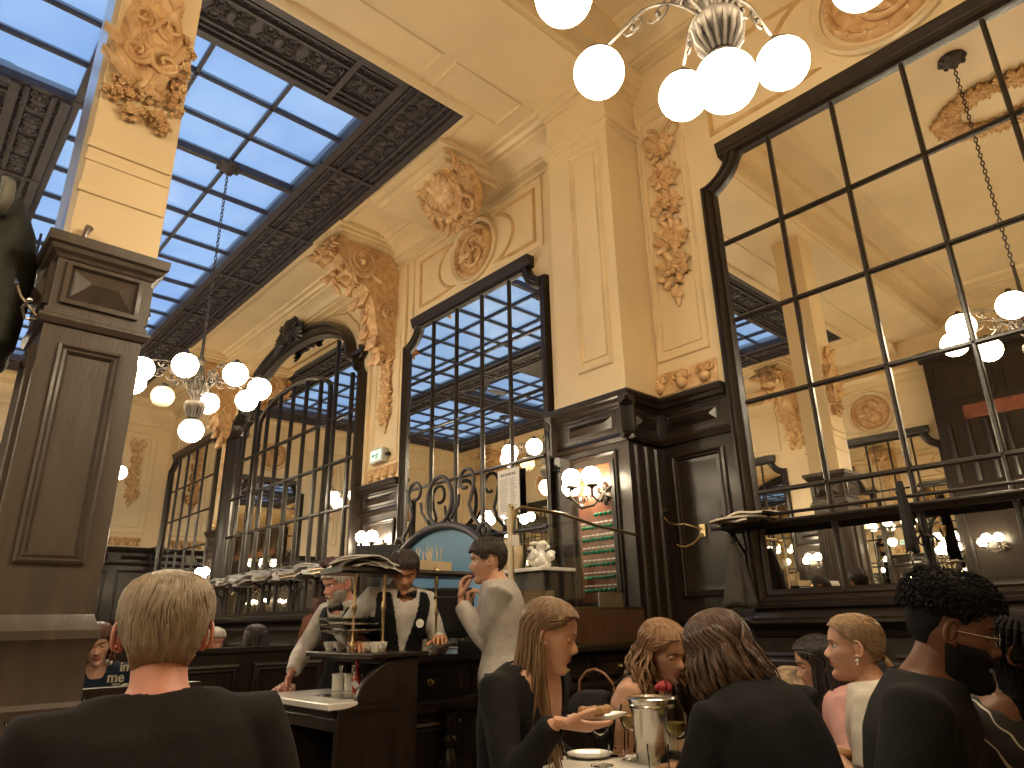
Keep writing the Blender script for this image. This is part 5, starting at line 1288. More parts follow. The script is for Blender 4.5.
# monitors
def monitor(label, c, w_, h_, ang, tilt=0, m=None):
    T = Matrix.Translation(c) @ Matrix.Rotation(ang, 4, 'Z') @ Matrix.Rotation(tilt, 4, 'X')
    mb = MB(); mb.box((-w_/2, 0, -h_/2), (w_/2, .035, h_/2), T); mb.box((-w_/2+.05, -.02, -h_/2+.04), (w_/2-.05, 0, h_/2-.04), T); r_ = tag(mb.build('monitor', M['plastic_black'], None, smooth=False, bevel=.006), label, 'monitor')
    mb = MB(); mb.box((-.03, 0, -h_/2-.12), (.03, .03, -h_/2+.05), T); mb.box((-.1, -.06, -h_/2-.135), (.1, .08, -h_/2-.12), T); mb.build('stand', M['plastic_black'], r_, smooth=False)
    return r_
monitor('large black till screen seen from behind, in front of the dark-haired waiter', at(437, 614, 4.05), .44, .29, math.radians(50), .25)
monitor('black monitor seen from behind, above the papers on the brass-post shelf', at(377, 560, 4.3), .28, .19, math.radians(45), 0)
mb = MB(); c = at(481, 634, 3.85); mb.box((c.x-.10, c.y-.09, 1.056), (c.x+.08, c.y+.1, 1.13)); mb.box((c.x-.06, c.y-.05, 1.13), (c.x+.05, c.y+.06, 1.17)); mb.tube([(c.x, c.y, 1.17), (c.x+.02, c.y+.02, 1.25)], .01, 6)
tag(mb.build('card_terminal', M['plastic_black'], None, smooth=False, bevel=.008), 'black till printer on the counter beside the glass screen', 'printer')
# serving dishes carried by the waiter
rootd = None
for i, (px, py, rr) in enumerate(((348, 628, .17), (345, 622, .14), (352, 634, .17))):
    lathe_obj('serving_dish', [(0, 0), (rr*.6, 0), (rr, .018), (rr, .024), (rr*.6, .008), (0, .006)], at(px, py, 3.75), M['steel'], ['wide oval steel dish, the middle one of the three by the waiter', 'smaller steel dish, topmost by the bearded waiter', 'wide steel dish, lowest of the three by the waiter'][i], 'dish', n=28)
# glass partition on the counter
pt = thing('glass_screen', 'brass-framed glass screen on a wooden base, standing on the counter beside the long-haired woman', 'screen', (-3.4, 3.7, 1.05)); Tg = WX(-3.41)
ya, yb = 3.11, 4.46
mb = MB(); mb.box((ya, 1.055, -.012), (yb, 1.31, .012), Tg); mb.build('wooden_base', M['wood_mid'], pt, smooth=False)
mb = MB(); mb.box((ya-.026, 1.055, -.014), (ya-.008, 1.95, .014), Tg); mb.build('white_post', mat('ivory_strip', (.62, .52, .36), .4), pt, smooth=False)
mb = MB(); mb.tube([(ya, 1.055, 0), (ya, 1.95, 0)], .013, 10, Tg)
mb.tube([(ya, 1.80, 0), (ya+.02, 1.93, 0), (ya+.1, 1.965, 0), (ya+.5, 1.955, 0), (ya+.85, 1.90, 0), (yb, 1.86, 0)], .012, 8, Tg)
mb.box((ya, 1.055, -.016), (yb, 1.075, .016), Tg); mb.box((ya, 1.30, -.014), (yb, 1.315, .014), Tg); scroll(mb, (ya+.05, 1.9), .035, 1.2, 0, 1, .006, Tg, 0)
mb.ball((ya, 1.96, 0), .022, 10, 8, Tg); mb.build('brass_frame', M['brass'], pt)
mg, nt, b = nodes('clear_glass'); nt.nodes.remove(b); tr = nt.nodes.new('ShaderNodeBsdfTransparent'); gg = nt.nodes.new('ShaderNodeBsdfGlossy'); mx = nt.nodes.new('ShaderNodeMixShader'); fr_ = nt.nodes.new('ShaderNodeFresnel'); fr_.inputs['IOR'].default_value = 1.5; ad = nt.nodes.new('ShaderNodeMath'); ad.operation = 'ADD'; ad.inputs[1].default_value = .03
gg.inputs['Roughness'].default_value = .03; tr.inputs['Color'].default_value = (.95, .96, .94, 1); nt.links.new(fr_.outputs[0], ad.inputs[0]); nt.links.new(ad.outputs[0], mx.inputs[0]); nt.links.new(tr.outputs[0], mx.inputs[1]); nt.links.new(gg.outputs[0], mx.inputs[2]); nt.links.new(mx.outputs[0], nt.nodes['Material Output'].inputs['Surface']); M['glass'] = mg
mb = MB(); mb.add([(ya, 1.315, 0), (yb, 1.315, 0), (yb, 1.855, 0), (ya+.85, 1.895, 0), (ya+.5, 1.95, 0), (ya+.1, 1.96, 0), (ya, 1.94, 0)], [(0, 1, 2, 3, 4, 5, 6)], Tg); mb.build('pane', M['glass'], pt, smooth=False)
mb = MB(); q = atX(531, 594, -3.45); mb.box((ya+.05, 1.31, -.10), (ya+.42, 1.42, -.03), Tg); bx = tag(mb.build('card_box', mat('buff_card', (.48, .36, .2), .7), None, smooth=False, bevel=.003), 'buff card box with squared slips, behind the glass screen on its wooden base', 'box')
mb = MB()
for i in range(8):
    for j in range(4): mb.box((ya+.13+i*.022, 1.325+j*.022, -.03), (ya+.148+i*.022, 1.342+j*.022, -.027), Tg)
mb.box((ya+.33, 1.33, -.03), (ya+.39, 1.41, -.026), Tg); mb.build('slips', M['paper'], bx, smooth=False)
mb = MB(); mb.box((4.02, 1.31, -.06), (4.30, 1.42, -.05), Tg); tag(mb.build('paper_sign', M['paper'], None, smooth=False), 'blank white card leaning low behind the glass screen, under the rows of green buttons', 'card')
mb = MB(); mb.box((ya-.02, 1.70, .014), (ya+.05, 1.77, .02), Tg); tag(mb.build('paper_slip', M['paper'], None, smooth=False), 'small white slip taped high on the brass post of the glass screen', 'paper')
# dark shelf with linen behind the screen
lb = thing('linen_cabinet', 'dark cabinet behind the glass screen, left of the green buttons', 'cabinet', (-4.25, 4.3, 0))
mb = MB(); mb.box((-4.62, 4.12, 0), (-4.12, 4.46, 1.62)); mb.build('body', M['iron_black'], lb, smooth=False, bevel=.01)
mb = MB(); mb.box((-4.68, 4.06, 1.62), (-4.08, 4.46, 1.65)); mb.build('glass_top', M['marble'], lb, smooth=False, bevel=.005)
mb = MB(); rnd = random.Random(12)
for i in range(26): mb.ball((-4.32+rnd.uniform(-.1, .1), 4.28+rnd.uniform(-.06, .06), 1.68+rnd.uniform(0, .20)), (rnd.uniform(.02, .06), rnd.uniform(.02, .05), rnd.uniform(.015, .05)), 8, 6)
o = remesh(mb, .009, 0); wrinkle(o, .012, 30); tag(o.build('napkin_bundle', M['paper'], None, ang=180), 'crumpled bundle of white napkins on the dark cabinet behind the glass screen', 'napkins')
lathe_obj('stoneware_jar', [(0, 0), (.09, 0), (.11, .05), (.12, .12), (.11, .2), (.08, .25), (.06, .27), (.07, .29), (.05, .29), (0, .26)], (-4.62, 4.2, 1.65), mat('stoneware', (.42, .32, .19), .45, noise_amt=.25, nscale=8), 'tall beige stoneware jar on the dark cabinet behind the glass screen', 'jar')
# board of green buttons
bd = thing('annunciator_board', 'reddish wooden board with seven rows of green buttons on the pier', 'board', WP @ V((-3.83, 1.37, 0)))
mb = MB(); mb.box((-4.03, 1.36, .0), (-3.64, 2.50, .02), WP); mb.build('panel', M['wood_red'], bd, smooth=False, bevel=.004)
mb = MB(); mb.box((-3.64, 1.36, .0), (-3.60, 2.52, .04), WP); mb.box((-4.05, 1.33, 0), (-3.60, 1.36, .03), WP); mb.build('edge', M['iron_black'], bd, smooth=False)
M['green'] = mat('green_button', (.01, .20, .10), .15, coat=.8); rows = [2.075-.103*i for i in range(7)]; bb = None
for r_, z in enumerate(rows):
    for c_ in range(7):
        if r_ == 0 and c_ < 3: continue
        mb = MB(); mb.lathe([(.018, 0), (.018, .006), (.015, .008), (.013, .022), (.008, .028), (0, .030)], 10, WP @ Matrix.Translation((-3.985+c_*.051, z, .02)))
        if bb is None: bb = mb.build('button', M['green'], bd, ang=60)
        else:
            c2 = bb.copy(); COL.objects.link(c2); c2.parent = bd; c2.matrix_parent_inverse = bb.matrix_parent_inverse.copy()
            c2.location = V(((-3.985+c_*.051)-(-3.985+3*.051), 0, z-rows[0]))
mb = MB()
for z in rows[1:]:
    for c_ in range(7): mb.box((-3.985+c_*.051-.02, z+.032, .02), (-3.985+c_*.051+.02, z+.044, .022), WP)
mb.build('number_labels', M['paper'], bd, smooth=False)
mb = MB()
for u in (-3.985, -3.70): mb.ball((u, 2.22, .035), (.022, .03, .016), 10, 8, WP); mb.lathe([(.02, 0), (.02, .01), (.0, .012)], 10, WP @ Matrix.Translation((u, 2.17, .02)))
mb.build('bell_push', M['steel'], bd)
# menu poster and slip on the mirror frame, emergency light
mb = MB(); mb.box((-5.62, 2.31, .06), (-5.27, 2.81, .066), WB); ms = tag(mb.build('menu_sheet', M['paper'], None, smooth=False), 'printed sheet stuck on the lower panes of the skylight-reflecting mirror', 'poster')
mb = MB(); rnd = random.Random(3)
for i in range(7): mb.box((-5.57+i*.036, 2.735, .066), (-5.57+i*.036+.026, 2.765, .0675), WB)
for i in range(22):
    z = 2.70-i*.0165; mb.box((-5.58, z, .066), (-5.44-rnd.uniform(0, .04), z+.004, .067), WB); mb.box((-5.42, z, .066), (-5.31-rnd.uniform(0, .05), z+.004, .067), WB)
mb.build('print', mat('grey_ink', (.2, .19, .18), .7), ms, smooth=False)
mb = MB(); mb.box((-4.70, 2.66, .06), (-4.60, 2.80, .064), WB); tag(mb.build('paper_tag', M['paper'], None, smooth=False), 'tiny white tag hanging at the mirror corner beside the pier cornice', 'tag')
em = thing('emergency_light', 'lit emergency sign box on the cream pilaster between the mirrors', 'sign', WB @ V((-8.1, 3.4, 0)))
mb = MB(); mb.box((-8.30, 3.36, .02), (-7.98, 3.56, .12), WB); mb.build('housing', mat('grey_plastic', (.55, .56, .52), .5), em, smooth=False, bevel=.01)
mb = MB(); mb.box((-8.27, 3.39, .12), (-8.01, 3.53, .125), WB); mb.build('lit_panel', mat('sign_green_white', (.6, .75, .65), .4, emit=(.6, .95, .75), es=.28), em, smooth=False)
mb = MB(); mb.ball((-8.08, 3.495, .126), (.012, .012, .002), 8, 6, WB)
for P in (((-8.09, 3.48), (-8.11, 3.44)), ((-8.11, 3.44), (-8.14, 3.41)), ((-8.11, 3.44), (-8.08, 3.42), (-8.09, 3.395)), ((-8.09, 3.475), (-8.06, 3.455)), ((-8.10, 3.475), (-8.13, 3.465), (-8.14, 3.45))): mb.tube([(a, b_, .127) for a, b_ in P], .006, 4, WB)
mb.prism([(-8.24, 3.46), (-8.20, 3.43), (-8.20, 3.45), (-8.16, 3.45), (-8.16, 3.47), (-8.20, 3.47), (-8.20, 3.49)], .125, .128, WB); mb.build('pictogram', mat('sign_dark_green', (.02, .3, .12), .5), em, smooth=False)
mb = MB(); mb.box((-7.98, 3.44, .03), (-7.9, 3.48, .07), WB); mb.build('cable_clip', M['iron_black'], em, smooth=False)
# iron scrollwork and arched panel at the foot of the mirror
ir = thing('iron_scrollwork', 'wrought-iron scrolls and arch in front of the foot of the skylight-reflecting mirror', 'ironwork', (-6.5, 4.8, 1.2)); T8 = Matrix(((1, 0, 0, 0), (0, 0, -1, 4.8), (0, 1, 0, 0), (0, 0, 0, 1)))
mb = MB(); c = -6.52
mb.tube([(c+.93*math.cos(math.radians(a)), 1.72+.58*math.sin(math.radians(a)), 0) for a in range(0, 181, 9)], .045, 8, T8); mb.tube([(c-.93, 1.72, 0), (c-.93, 1.2, 0)], .045, 8, T8); mb.tube([(c+.93, 1.72, 0), (c+.93, 1.2, 0)], .045, 8, T8)
mb.build('arch', M['iron'], ir, ang=60)
mb = MB(); mb.tube([(c+.0+.24*math.cos(a), 2.60+.28*math.sin(a), 0) for a in [2*PI*k/28 for k in range(29)]], .026, 8, T8, cap=False)
for s_ in (-1, 1):
    P = [(c+s_*(.50+.15*math.cos(k/12*5.0)*(1-.45*k/12)), 2.76+.15*math.sin(k/12*5.0)*(1-.45*k/12), 0) for k in range(12, -1, -1)]
    P += [(c+s_*.62, 2.62, 0), (c+s_*.56, 2.48, 0), (c+s_*.62, 2.34, 0), (c+s_*.74, 2.24, 0)]
    P += [(c+s_*(.84-.02+.12*math.cos(PI-k/12*5.0)*(1-.45*k/12)), 2.14-.12*math.sin(PI-k/12*5.0+.2)*(1-.45*k/12)*-1, 0) for k in range(13)]
    mb.tube(P, .021, 8, T8)
    mb.tube([(c+s_*.22, 2.36, 0), (c+s_*.36, 2.5, 0), (c+s_*.38, 2.62, 0)], .018, 8, T8)
mb.build('scroll', M['iron'], ir, ang=60)
mb = MB(); mb.add([(c-.92, 1.2, -.03), (c+.92, 1.2, -.03)]+[(c+.92*math.cos(math.radians(a)), 1.72+.57*math.sin(math.radians(a)), -.03) for a in range(0, 181, 9)], [tuple(range(23))], T8)
mb.build('blue_panel', mat('semi_metallic_blue', (.22, .42, .66), .10, metal=.5, noise_amt=.2, nscale=3), ir, smooth=False)  # flat panel filling the arch, mottled blue base colour, partly metallic
# ================= WALL RACKS, HOOKS, HANGING THINGS =================
def rack(label, T, u0, u1, v, posts, dep=.32):
    r_ = thing('luggage_rack', label, 'rack', T @ V(((u0+u1)/2, v, 0)))
    mb = MB()
    for k in range(5): mb.tube([(u0, v, .06+k*dep/4.6), (u1, v, .06+k*dep/4.6)], .009 if k < 4 else .014, 8, T)
    mb.tube([(u0, v+.05, dep+.03), (u1, v+.05, dep+.03)], .012, 8, T); mb.build('rails', M['wood'] if v < 1.9 else M['brass'], r_)
    for u in posts:
        mb = MB(); mb.tube([(u, v-.32, .03), (u, v-.18, .06), (u, v-.06, dep*.6), (u, v, dep), (u, v+.06, dep+.03)], .012, 8, T); mb.ball((u, v+.08, dep+.03), .02, 10, 8, T); scroll(mb, (u, v-.2), .05, 1.2, 0, 1, .008, T, .06); mb.box((u-.02, v-.36, .0), (u+.02, v+.04, .03), T); mb.build('bracket', M['iron_black'], r_)
        mb = MB(); mb.tube([(u+.03, v-.1, dep*.7), (u+.03, v-.16, dep*.8), (u+.03, v-.14, dep*.95), (u+.03, v-.09, dep)], .007, 6, T); mb.ball((u+.03, v-.085, dep), .012, 8, 6, T); mb.build('hook', M['brass'], r_)
    return r_
rack('coat and hat rack across the foot of the big mirror, above the diners', WB, -2.85, .7, 1.86, (-2.75, -1.5, -.2))
rack('brass luggage rack under the far arched mirror, loaded with newspapers', WB, -13.8, -8.75, 1.93, (-13.5, -12.5, -11.5, -10.5, -9.5, -8.9))
for i, x in enumerate((-13.1, -12.3, -11.5, -10.6, -9.6)):
    sheets('newspaper_pile', (x, 4.82, 1.95), 8+i % 3, .50, .34, .008, f'pile of newspapers on the far luggage rack, {["leftmost", "second from the left", "in the middle", "second from the right", "rightmost"][i]}', 'newspapers', M['paper'], 20+i, drape=.07)
mb = MB()
for i in range(7): mb.ball((-8.95+.09*i, 4.72, 2.03+.03*math.sin(i*1.7)), (.13, .14, .07), 10, 8)
o = remesh(mb, .02, 2); wrinkle(o, .03, 9); tag(o.build('coat', mat('plum_cloth', (.07, .025, .03), .9, noise_amt=.5, nscale=20), None, ang=180), 'dark plum coat bundled on the right end of the far rack, above the bearded waiter', 'coat')
sheets('folded_newspaper', (-2.55, 4.72, 1.885), 3, .42, .24, .014, 'folded cream newspaper at the left end of the rack under the big mirror', 'newspaper', mat('cream_paper', (.60, .52, .42), .75), 31, drape=.02)
mb = MB(); mb.cbox((0, 0, .0), (.30, .1, .1), Matrix.Translation((-2.62, 4.72, 1.80))); 
def cloth_hang(name, label, cat, top, w0, w1, h, dep, m, seed=0, parent=None):
    mb = MB(); rings = []; rnd = random.Random(seed); top = V(top)
    for i in range(14):
        t = i/13; w_ = w0+(w1-w0)*t**.7; ring = []
        for j in range(28):
            a = 2*PI*j/28; r_ = 1+.22*math.sin(a*5+seed)*t+.08*math.sin(a*9+t*4); ring.append(top+V((w_*math.cos(a)*r_, dep*(.35+.65*t)*math.sin(a)*r_, -h*t+.02*math.sin(a*3)*t)))
        rings.append(ring)
    mb.loft(rings); o = mb.build(name, m, None, ang=180); return tag(o, label, cat)
cloth_hang('hanging_bag', 'slouchy dark grey bag hanging from the left hook under the big mirror', 'bag', (-2.72, 4.72, 1.74), .02, .12, .44, .09, mat('dark_grey_cloth', (.045, .038, .032), .8, noise_amt=.3), 1)
cloth_hang('scarf', 'narrow dark scarf hanging from the middle bracket over the big mirror', 'scarf', (-1.47, 4.6, 2.0), .02, .035, .42, .03, M['black_cloth'], 2)
hk = MB(); TH_ = WB @ Matrix.Translation((-.09, -.02, 0)); hk.box((-3.05, 1.87, .03), (-3.0, 1.97, .05), TH_)
hk.tube([(-3.03, 1.93, .05), (-3.06, 1.95, .11), (-3.12, 1.975, .15), (-3.20, 1.98, .16), (-3.27, 2.0, .15), (-3.32, 2.05, .14), (-3.33, 2.10, .14)], .007, 8, TH_); hk.box((-3.36, 2.10, .12), (-3.30, 2.125, .16), TH_)
hk.tube([(-3.03, 1.9, .05), (-3.04, 1.85, .10), (-3.07, 1.81, .14), (-3.12, 1.79, .17), (-3.17, 1.80, .18), (-3.19, 1.815, .18)], .007, 8, TH_)
tag(hk.build('coat_hook', M['brass'], None), 'brass double-armed coat hook on the dark panel left of the big mirror', 'hook')
# coat and bag hanging high at the left edge, on the column side
mb = MB(); cc = V((-3.95, .17, 0))
for i, (z, rx, ry) in enumerate(((3.30, .05, .05), (3.24, .11, .09), (3.12, .17, .11), (2.95, .20, .12), (2.7, .235, .13), (2.52, .25, .14), (2.45, .24, .13))):
    pass
rings = [[cc+V((rx*math.cos(a)*(1+.10*math.sin(5*a+i)), ry*math.sin(a)*(1+.12*math.sin(4*a+i*.7)), z+.02*math.sin(a*2))) for a in [2*PI*k/36 for k in range(36)]] for i, (z, rx, ry) in enumerate(((3.33, .03, .03), (3.26, .08, .06), (3.14, .15, .09), (2.98, .19, .11), (2.8, .215, .12), (2.62, .235, .13), (2.50, .245, .135), (2.47, .2, .11)))]
mb.loft(rings); o = mb; wrinkle(o, .02, 6); cb = tag(o.build('coat', mat('olive_black_cloth', (.030, .032, .022), .7, noise_amt=.5, nscale=6, bump=.3, bscale=90), None, ang=180), 'olive-black coat bundled on the hooks at the top left, against the column', 'coat')
mb = MB(); mb.tube([cc+V(p) for p in ((-.05, -.05, 3.2), (.02, -.06, 3.34), (.12, -.07, 3.38), (.2, -.06, 3.3), (.22, -.06, 3.22), (.15, -.07, 3.18), (.06, -.08, 3.2))], [.02, .03, .032, .028, .03, .03, .02], 8, flat=.5); mb.build('strap', mat('grey_strap', (.18, .17, .14), .7), cb, ang=180)
# ================= WAITERS AND FAR GUESTS =================
def vest(I, m, name='waistcoat', e=.026, vz=.30):
    mb = MB(); sec = I['sec']; mb.loft([I['ringt'](*q, e=e) for q in sec[1:-1]]+[I['ringt'](.50, .10, .075, .085, .02)])
    o = remesh(mb, .0075, 2); Pv, tr, fw, s, sc = (I[k] for k in ('Pv', 'tr', 'fw', 's', 'sc'))
    def pr_(c):
        q = c-Pv; x, y, z = q.dot(tr)/sc, q.dot(fw)/sc, q.dot(s)/sc
        return (y > 0 and z > vz and abs(x) < .10*(z-vz)/(.5-vz)) or (z > .45 and (x/.10)**2+(y/.11)**2 < 1) or (abs(x) > .165 and z > .33) or z < -.04
    drop(o, pr_); wrinkle(o, .004, 8); so = o.build(name, m, I['root'], ang=180); q = so.modifiers.new('cloth', 'SOLIDIFY'); q.thickness = .005
def bowtie(I, m):
    TP = I['TP']; mb = MB(); c = (0, .082, .495)
    for s_ in (-1, 1):
        mb.loft([[TP(s_*x, c[1]+.012+.5*y*math.sin(a), c[2]+h_*math.cos(a)) for a in [2*PI*k/10 for k in range(10)]] for x, h_, y in ((.004, .008, .012), (.03, .018, .014), (.052, .026, .016), (.058, .024, .01))])
    mb.ball(TP(0, c[1]+.014, c[2]), .011, 8, 6); mb.build('bow_tie', m, I['root'], ang=180)
def collar(I, m):
    TP = I['TP']; mb = MB(); mb.loft([[TP((.062+e)*math.cos(a), -.01+(.066+e)*math.sin(a), z+.012*math.sin(a)*-1) for a in [2*PI*k/24 for k in range(24)]] for z, e in ((.475, .012), (.51, .004), (.535, .0), (.53, .008), (.49, .022))], cap=False); mb.build('collar', m, I['root'], ang=180)
shirt_m = cloth('white_shirt', (.66, .62, .56)); vest_m = cloth('vest_black', (.008, .0075, .009))
wh = at(287, 684, 3.85)
I = person('bearded white-haired waiter in white shirt, black waistcoat and bow tie, reaching down with a cloth', (338, 585), 4.2, -136, pitch=-14, th=-152, lean=10, sc=1.0, skin_=SK_R, top=shirt_m, sleeve='long', neck='crew', legs='stand',
           rarm=at(292, 672, 4.05), rpole=-R2*.5+V((0,0,-.8)), rhand=dict(d=at(284, 690, 4.0)-at(292, 672, 4.05), n=R2, curl=(.8, .8, .85, .9)), larm=at(372, 640, 3.9), lhand=dict(d=R2*-.8-A2*.3, n=V((0, 0, 1)), curl=(.2, .2, .25, .3)), trunk=.95)
hw = hairm('white', (.60, .55, .48), (.42, .37, .31)); hair_cap(I, hw, .010, line=line_m, rough=.003, seed=21, strands=700, slen=.04, sw=.0022); beard(I, hw, .006, strands=250); brows(I, hw); vest(I, vest_m); bowtie(I, M['iron_black']); collar(I, shirt_m)
hd = I['arms'][-1][2]
mb = MB(); h0 = at(286, 684, 4.0); rings = []
for i in range(12):
    t = i/11; c = h0.lerp(at(272, 714, 3.95), t)+V((0, 0, -.0)); w_ = .02+.045*math.sin(min(1, t*1.2)*PI*.8); rings.append([c+R2*(w_*math.cos(a)*(1+.3*math.sin(3*a+t*3)))+V((0, 0, 1))*(.03*math.sin(a)*w_/.05)+A2*(.03*math.sin(a+1)) for a in [2*PI*k/20 for k in range(20)]])
mb.loft(rings)
for i in range(3): mb.tube([h0+R2*(.02*i), h0+R2*(.02*i-.01)+V((0, 0, -.06)), h0+R2*(-.02+.02*i)+V((0, 0, -.13))], [.022, .026, .01], 8, flat=.4)
M['pink_check'] = mat('pink_white_check', (.72, .40, .36), .85, noise_amt=.1); nt = M['pink_check'].node_tree; ck = nt.nodes.new('ShaderNodeTexChecker'); ck.inputs['Scale'].default_value = 60; ck.inputs['Color1'].default_value = (.72, .66, .6, 1); ck.inputs['Color2'].default_value = (.60, .18, .16, 1); t = nt.nodes.new('ShaderNodeTexCoord'); nt.links.new(t.outputs['Object'], ck.inputs['Vector']); nt.links.new(ck.outputs['Color'], nt.nodes['Principled BSDF'].inputs['Base Color'])
tag(mb.build('napkin', [M['pink_check']], None, ang=180), 'pink and white cloth hanging from the reaching hand of the bearded waiter', 'napkin')
I = person('dark-haired waiter bending behind the till in white shirt, black waistcoat and round badge', (404, 572), 3.95, 168, pitch=-30, th=150, lean=14, sc=1.0, skin_=SK_T, top=shirt_m, sleeve='long', neck='crew', legs='stand', eyes='down', trunk=.95,
           rarm=at(352, 640, 3.75), larm=at(440, 640, 3.8))
hd_ = hairm('dark_brown', (.035, .02, .014), (.015, .009, .007)); hair_cap(I, hd_, .008, line=line_m, seed=22, strands=700, slen=.03, sw=.002); brows(I, hd_, .003); vest(I, vest_m, vz=.1); bowtie(I, M['iron_black']); collar(I, shirt_m)
mb = MB(); mb.lathe([(.0, .0), (.024, 0), (.024, .006), (0, .008)], 16, Matrix.Translation(I['TP'](-.085, .155, .33)) @ Matrix.Rotation(PI/2, 4, 'X') @ Matrix.Rotation(.6, 4, 'Y')); mb.build('badge', M['porcelain'], I['root'])
I = person('dark-haired man in profile at the till with a hand raised to his mouth', (487, 561), 3.75, -96, pitch=-6, th=-90, lean=4, sc=1.0, skin_=SK_F, top=cloth('shirt_beige', (.46, .42, .38)), sleeve='long', neck='crew', legs='stand', trunk=.95,
           larm=at(461, 603, 3.7), lpole=V((0, 0, -1))+R2*.3, lhand=dict(d=V((0, 0, 1))-R2*.0+A2*.1, n=R2, curl=(.6, .65, .7, .8), thumb=.5), rarm=at(468, 612, 3.95), rhand=dict(d=V((0, 0, 1)), n=R2, curl=(.9, .9, .9, .9)))
hair_cap(I, hd_, .013, line=line_m, rough=.006, seed=23, strands=900, slen=.05, sw=.003); brows(I, hd_, .003); 
# guests far left
I = person('woman in a navy top with pale lettering, looking down at something beside the column', (97, 645), 4.1, 150, pitch=-14, roll=10, th=150, lean=16, sc=1.0, skin_=SK_F, fem=1, top=cloth('navy', (.012, .022, .045)), sleeve='half', neck='crew', eyes='down')
hr = hairm('reddish_brown', (.14, .055, .03), (.06, .025, .015)); long_hair(I, hr, n=130, length=.10, front_deg=66, seed=31, wave=.006, spread=1.4, front=.066); brows(I, hr)
def letters(txt, c, size, heading, m, parent, tilt=0):
    cu = bpy.data.curves.new('t', 'FONT'); cu.body = txt; cu.size = size; cu.extrude = .002; cu.align_x = 'CENTER'; cu.offset = size*.02
    o = bpy.data.objects.new('t', cu); COL.objects.link(o); dg = bpy.context.evaluated_depsgraph_get(); me = bpy.data.meshes.new_from_object(o.evaluated_get(dg)); bpy.data.objects.remove(o)
    f_ = hv(heading); r_ = V((0, 0, 1)).cross(f_); u_ = V((0, 0, 1))
    T = Matrix(((r_.x, u_.x, f_.x, c.x), (r_.y, u_.y, f_.y, c.y), (r_.z, u_.z, f_.z, c.z), (0, 0, 0, 1))) @ Matrix.Rotation(tilt, 4, 'Z')
    mb = MB(); mb.add([v.co for v in me.vertices], [tuple(p.vertices) for p in me.polygons], T); bpy.data.meshes.remove(me)
    return mb.build('lettering', m, parent, smooth=False)
lt = mat('pale_lettering', (.62, .58, .42), .7)
letters('in', at(124, 671, 3.78), .07, 178, lt, I['root']); letters('me', at(115, 682, 3.78), .075, 178, lt, I['root']); letters('TO', at(120, 693, 3.78), .07, 178, lt, I['root'])
I = person('white-haired guest in a pale blue shirt far behind the grey-haired man', (214, 642), 6.2, 120, pitch=-10, th=120, lean=6, sc=.98, skin_=SK_R, top=cloth('pale_blue', (.25, .36, .55)), sleeve='half', neck='crew', eyes='down'); hair_cap(I, hw, .014, line=line_m, rough=.006, seed=24, strands=400)
I = person('guest with long dark hair seen from behind over the dark bench, centre left', (255, 640), 5.6, -20, th=-20, lean=4, sc=.97, skin_=SK_F, fem=1, top=M['black_cloth'], sleeve='long', neck='coat'); long_hair(I, hd_, n=120, length=.30, front_deg=60, seed=34, spread=1.1)
I = person('distant seated guest with brown hair, glimpsed behind the bearded waiter', (320, 606), 9.5, 30, th=30, lean=4, sc=1.0, skin_=SK_T, fem=1, top=cloth('rust', (.16, .06, .03)), sleeve='long', neck='crew'); long_hair(I, hr, n=110, length=.16, front_deg=60, seed=35)
# ================= BENCHES, TABLES, TABLEWARE =================
M['leather'] = mat('dark_bench_leather', (.018, .013, .011), .4, noise_amt=.3, nscale=12)
def banquette(label, x0, y0, x1, y1, h, panels=3, seat_side=-1, face='x'):
    r_ = thing('bench', label, 'bench', ((x0+x1)/2, (y0+y1)/2, 0)); mb = MB()
    mb.box((x0, y0, 0), (x1, y1, h)); mb.box((x0-.02, y0-.02, h), (x1+.02, y1+.02, h+.035))
    T = WX(x1); w = (y1-y0)/panels
    for i in range(panels): raised(mb, y0+i*w+.05, .5, y0+(i+1)*w-.05, h-.08, T); raised(mb, y0+i*w+.05, .08, y0+(i+1)*w-.05, .42, T)
    mb.build('back', M['wood'], r_, ang=25, recalc=True)
    mb = MB(); mb.box((x0-.45, y0+.02, .36), (x0, y1-.02, .47)); mb.build('seat', M['leather'], r_, bevel=.02)
    mb = MB(); mb.box((x0-.42, y0+.05, 0), (x0-.38, y1-.05, .36)); mb.build('seat_board', M['wood'], r_, smooth=False)
    return r_
banquette('high-backed dark wooden bench behind the service station, hiding the far guests', -5.42, 1.55, -5.36, 3.5, 1.05)
banquette('low dark bench back beside the column, in front of the woman in navy', -3.95, .86, -3.9, 1.35, .93, 1)
b_ = thing('bench', 'long dark upholstered bench along the wall under the big mirror', 'bench', (-1, 4.7, 0))
mb = MB(); mb.box((-3.3, 4.42, .34), (XR-.1, 4.82, .46)); mb.build('seat', M['leather'], b_, bevel=.02)
mb = MB(); mb.box((-3.3, 4.80, .46), (XR-.1, 4.90, .95)); mb.build('backrest', M['leather'], b_, bevel=.02)
mb = MB(); mb.box((-3.3, 4.5, 0), (XR-.1, 4.86, .34)); mb.build('base', M['wood'], b_, smooth=False)
M['pattern'] = mat('patterned_cloth', (.50, .36, .22), .8, noise_amt=.6, nscale=22, col2=(.07, .04, .025))
mb = MB(); c = at(795, 697, 3.55); mb.ball(c, (.16, .10, .15), 18, 12); o = remesh(mb, .015, 1); wrinkle(o, .02, 12); bg_ = tag(o.build('handbag', M['pattern'], None, ang=180), 'mottled cream and brown bag between the black-coated woman and the fair woman', 'bag')
TZ = .79
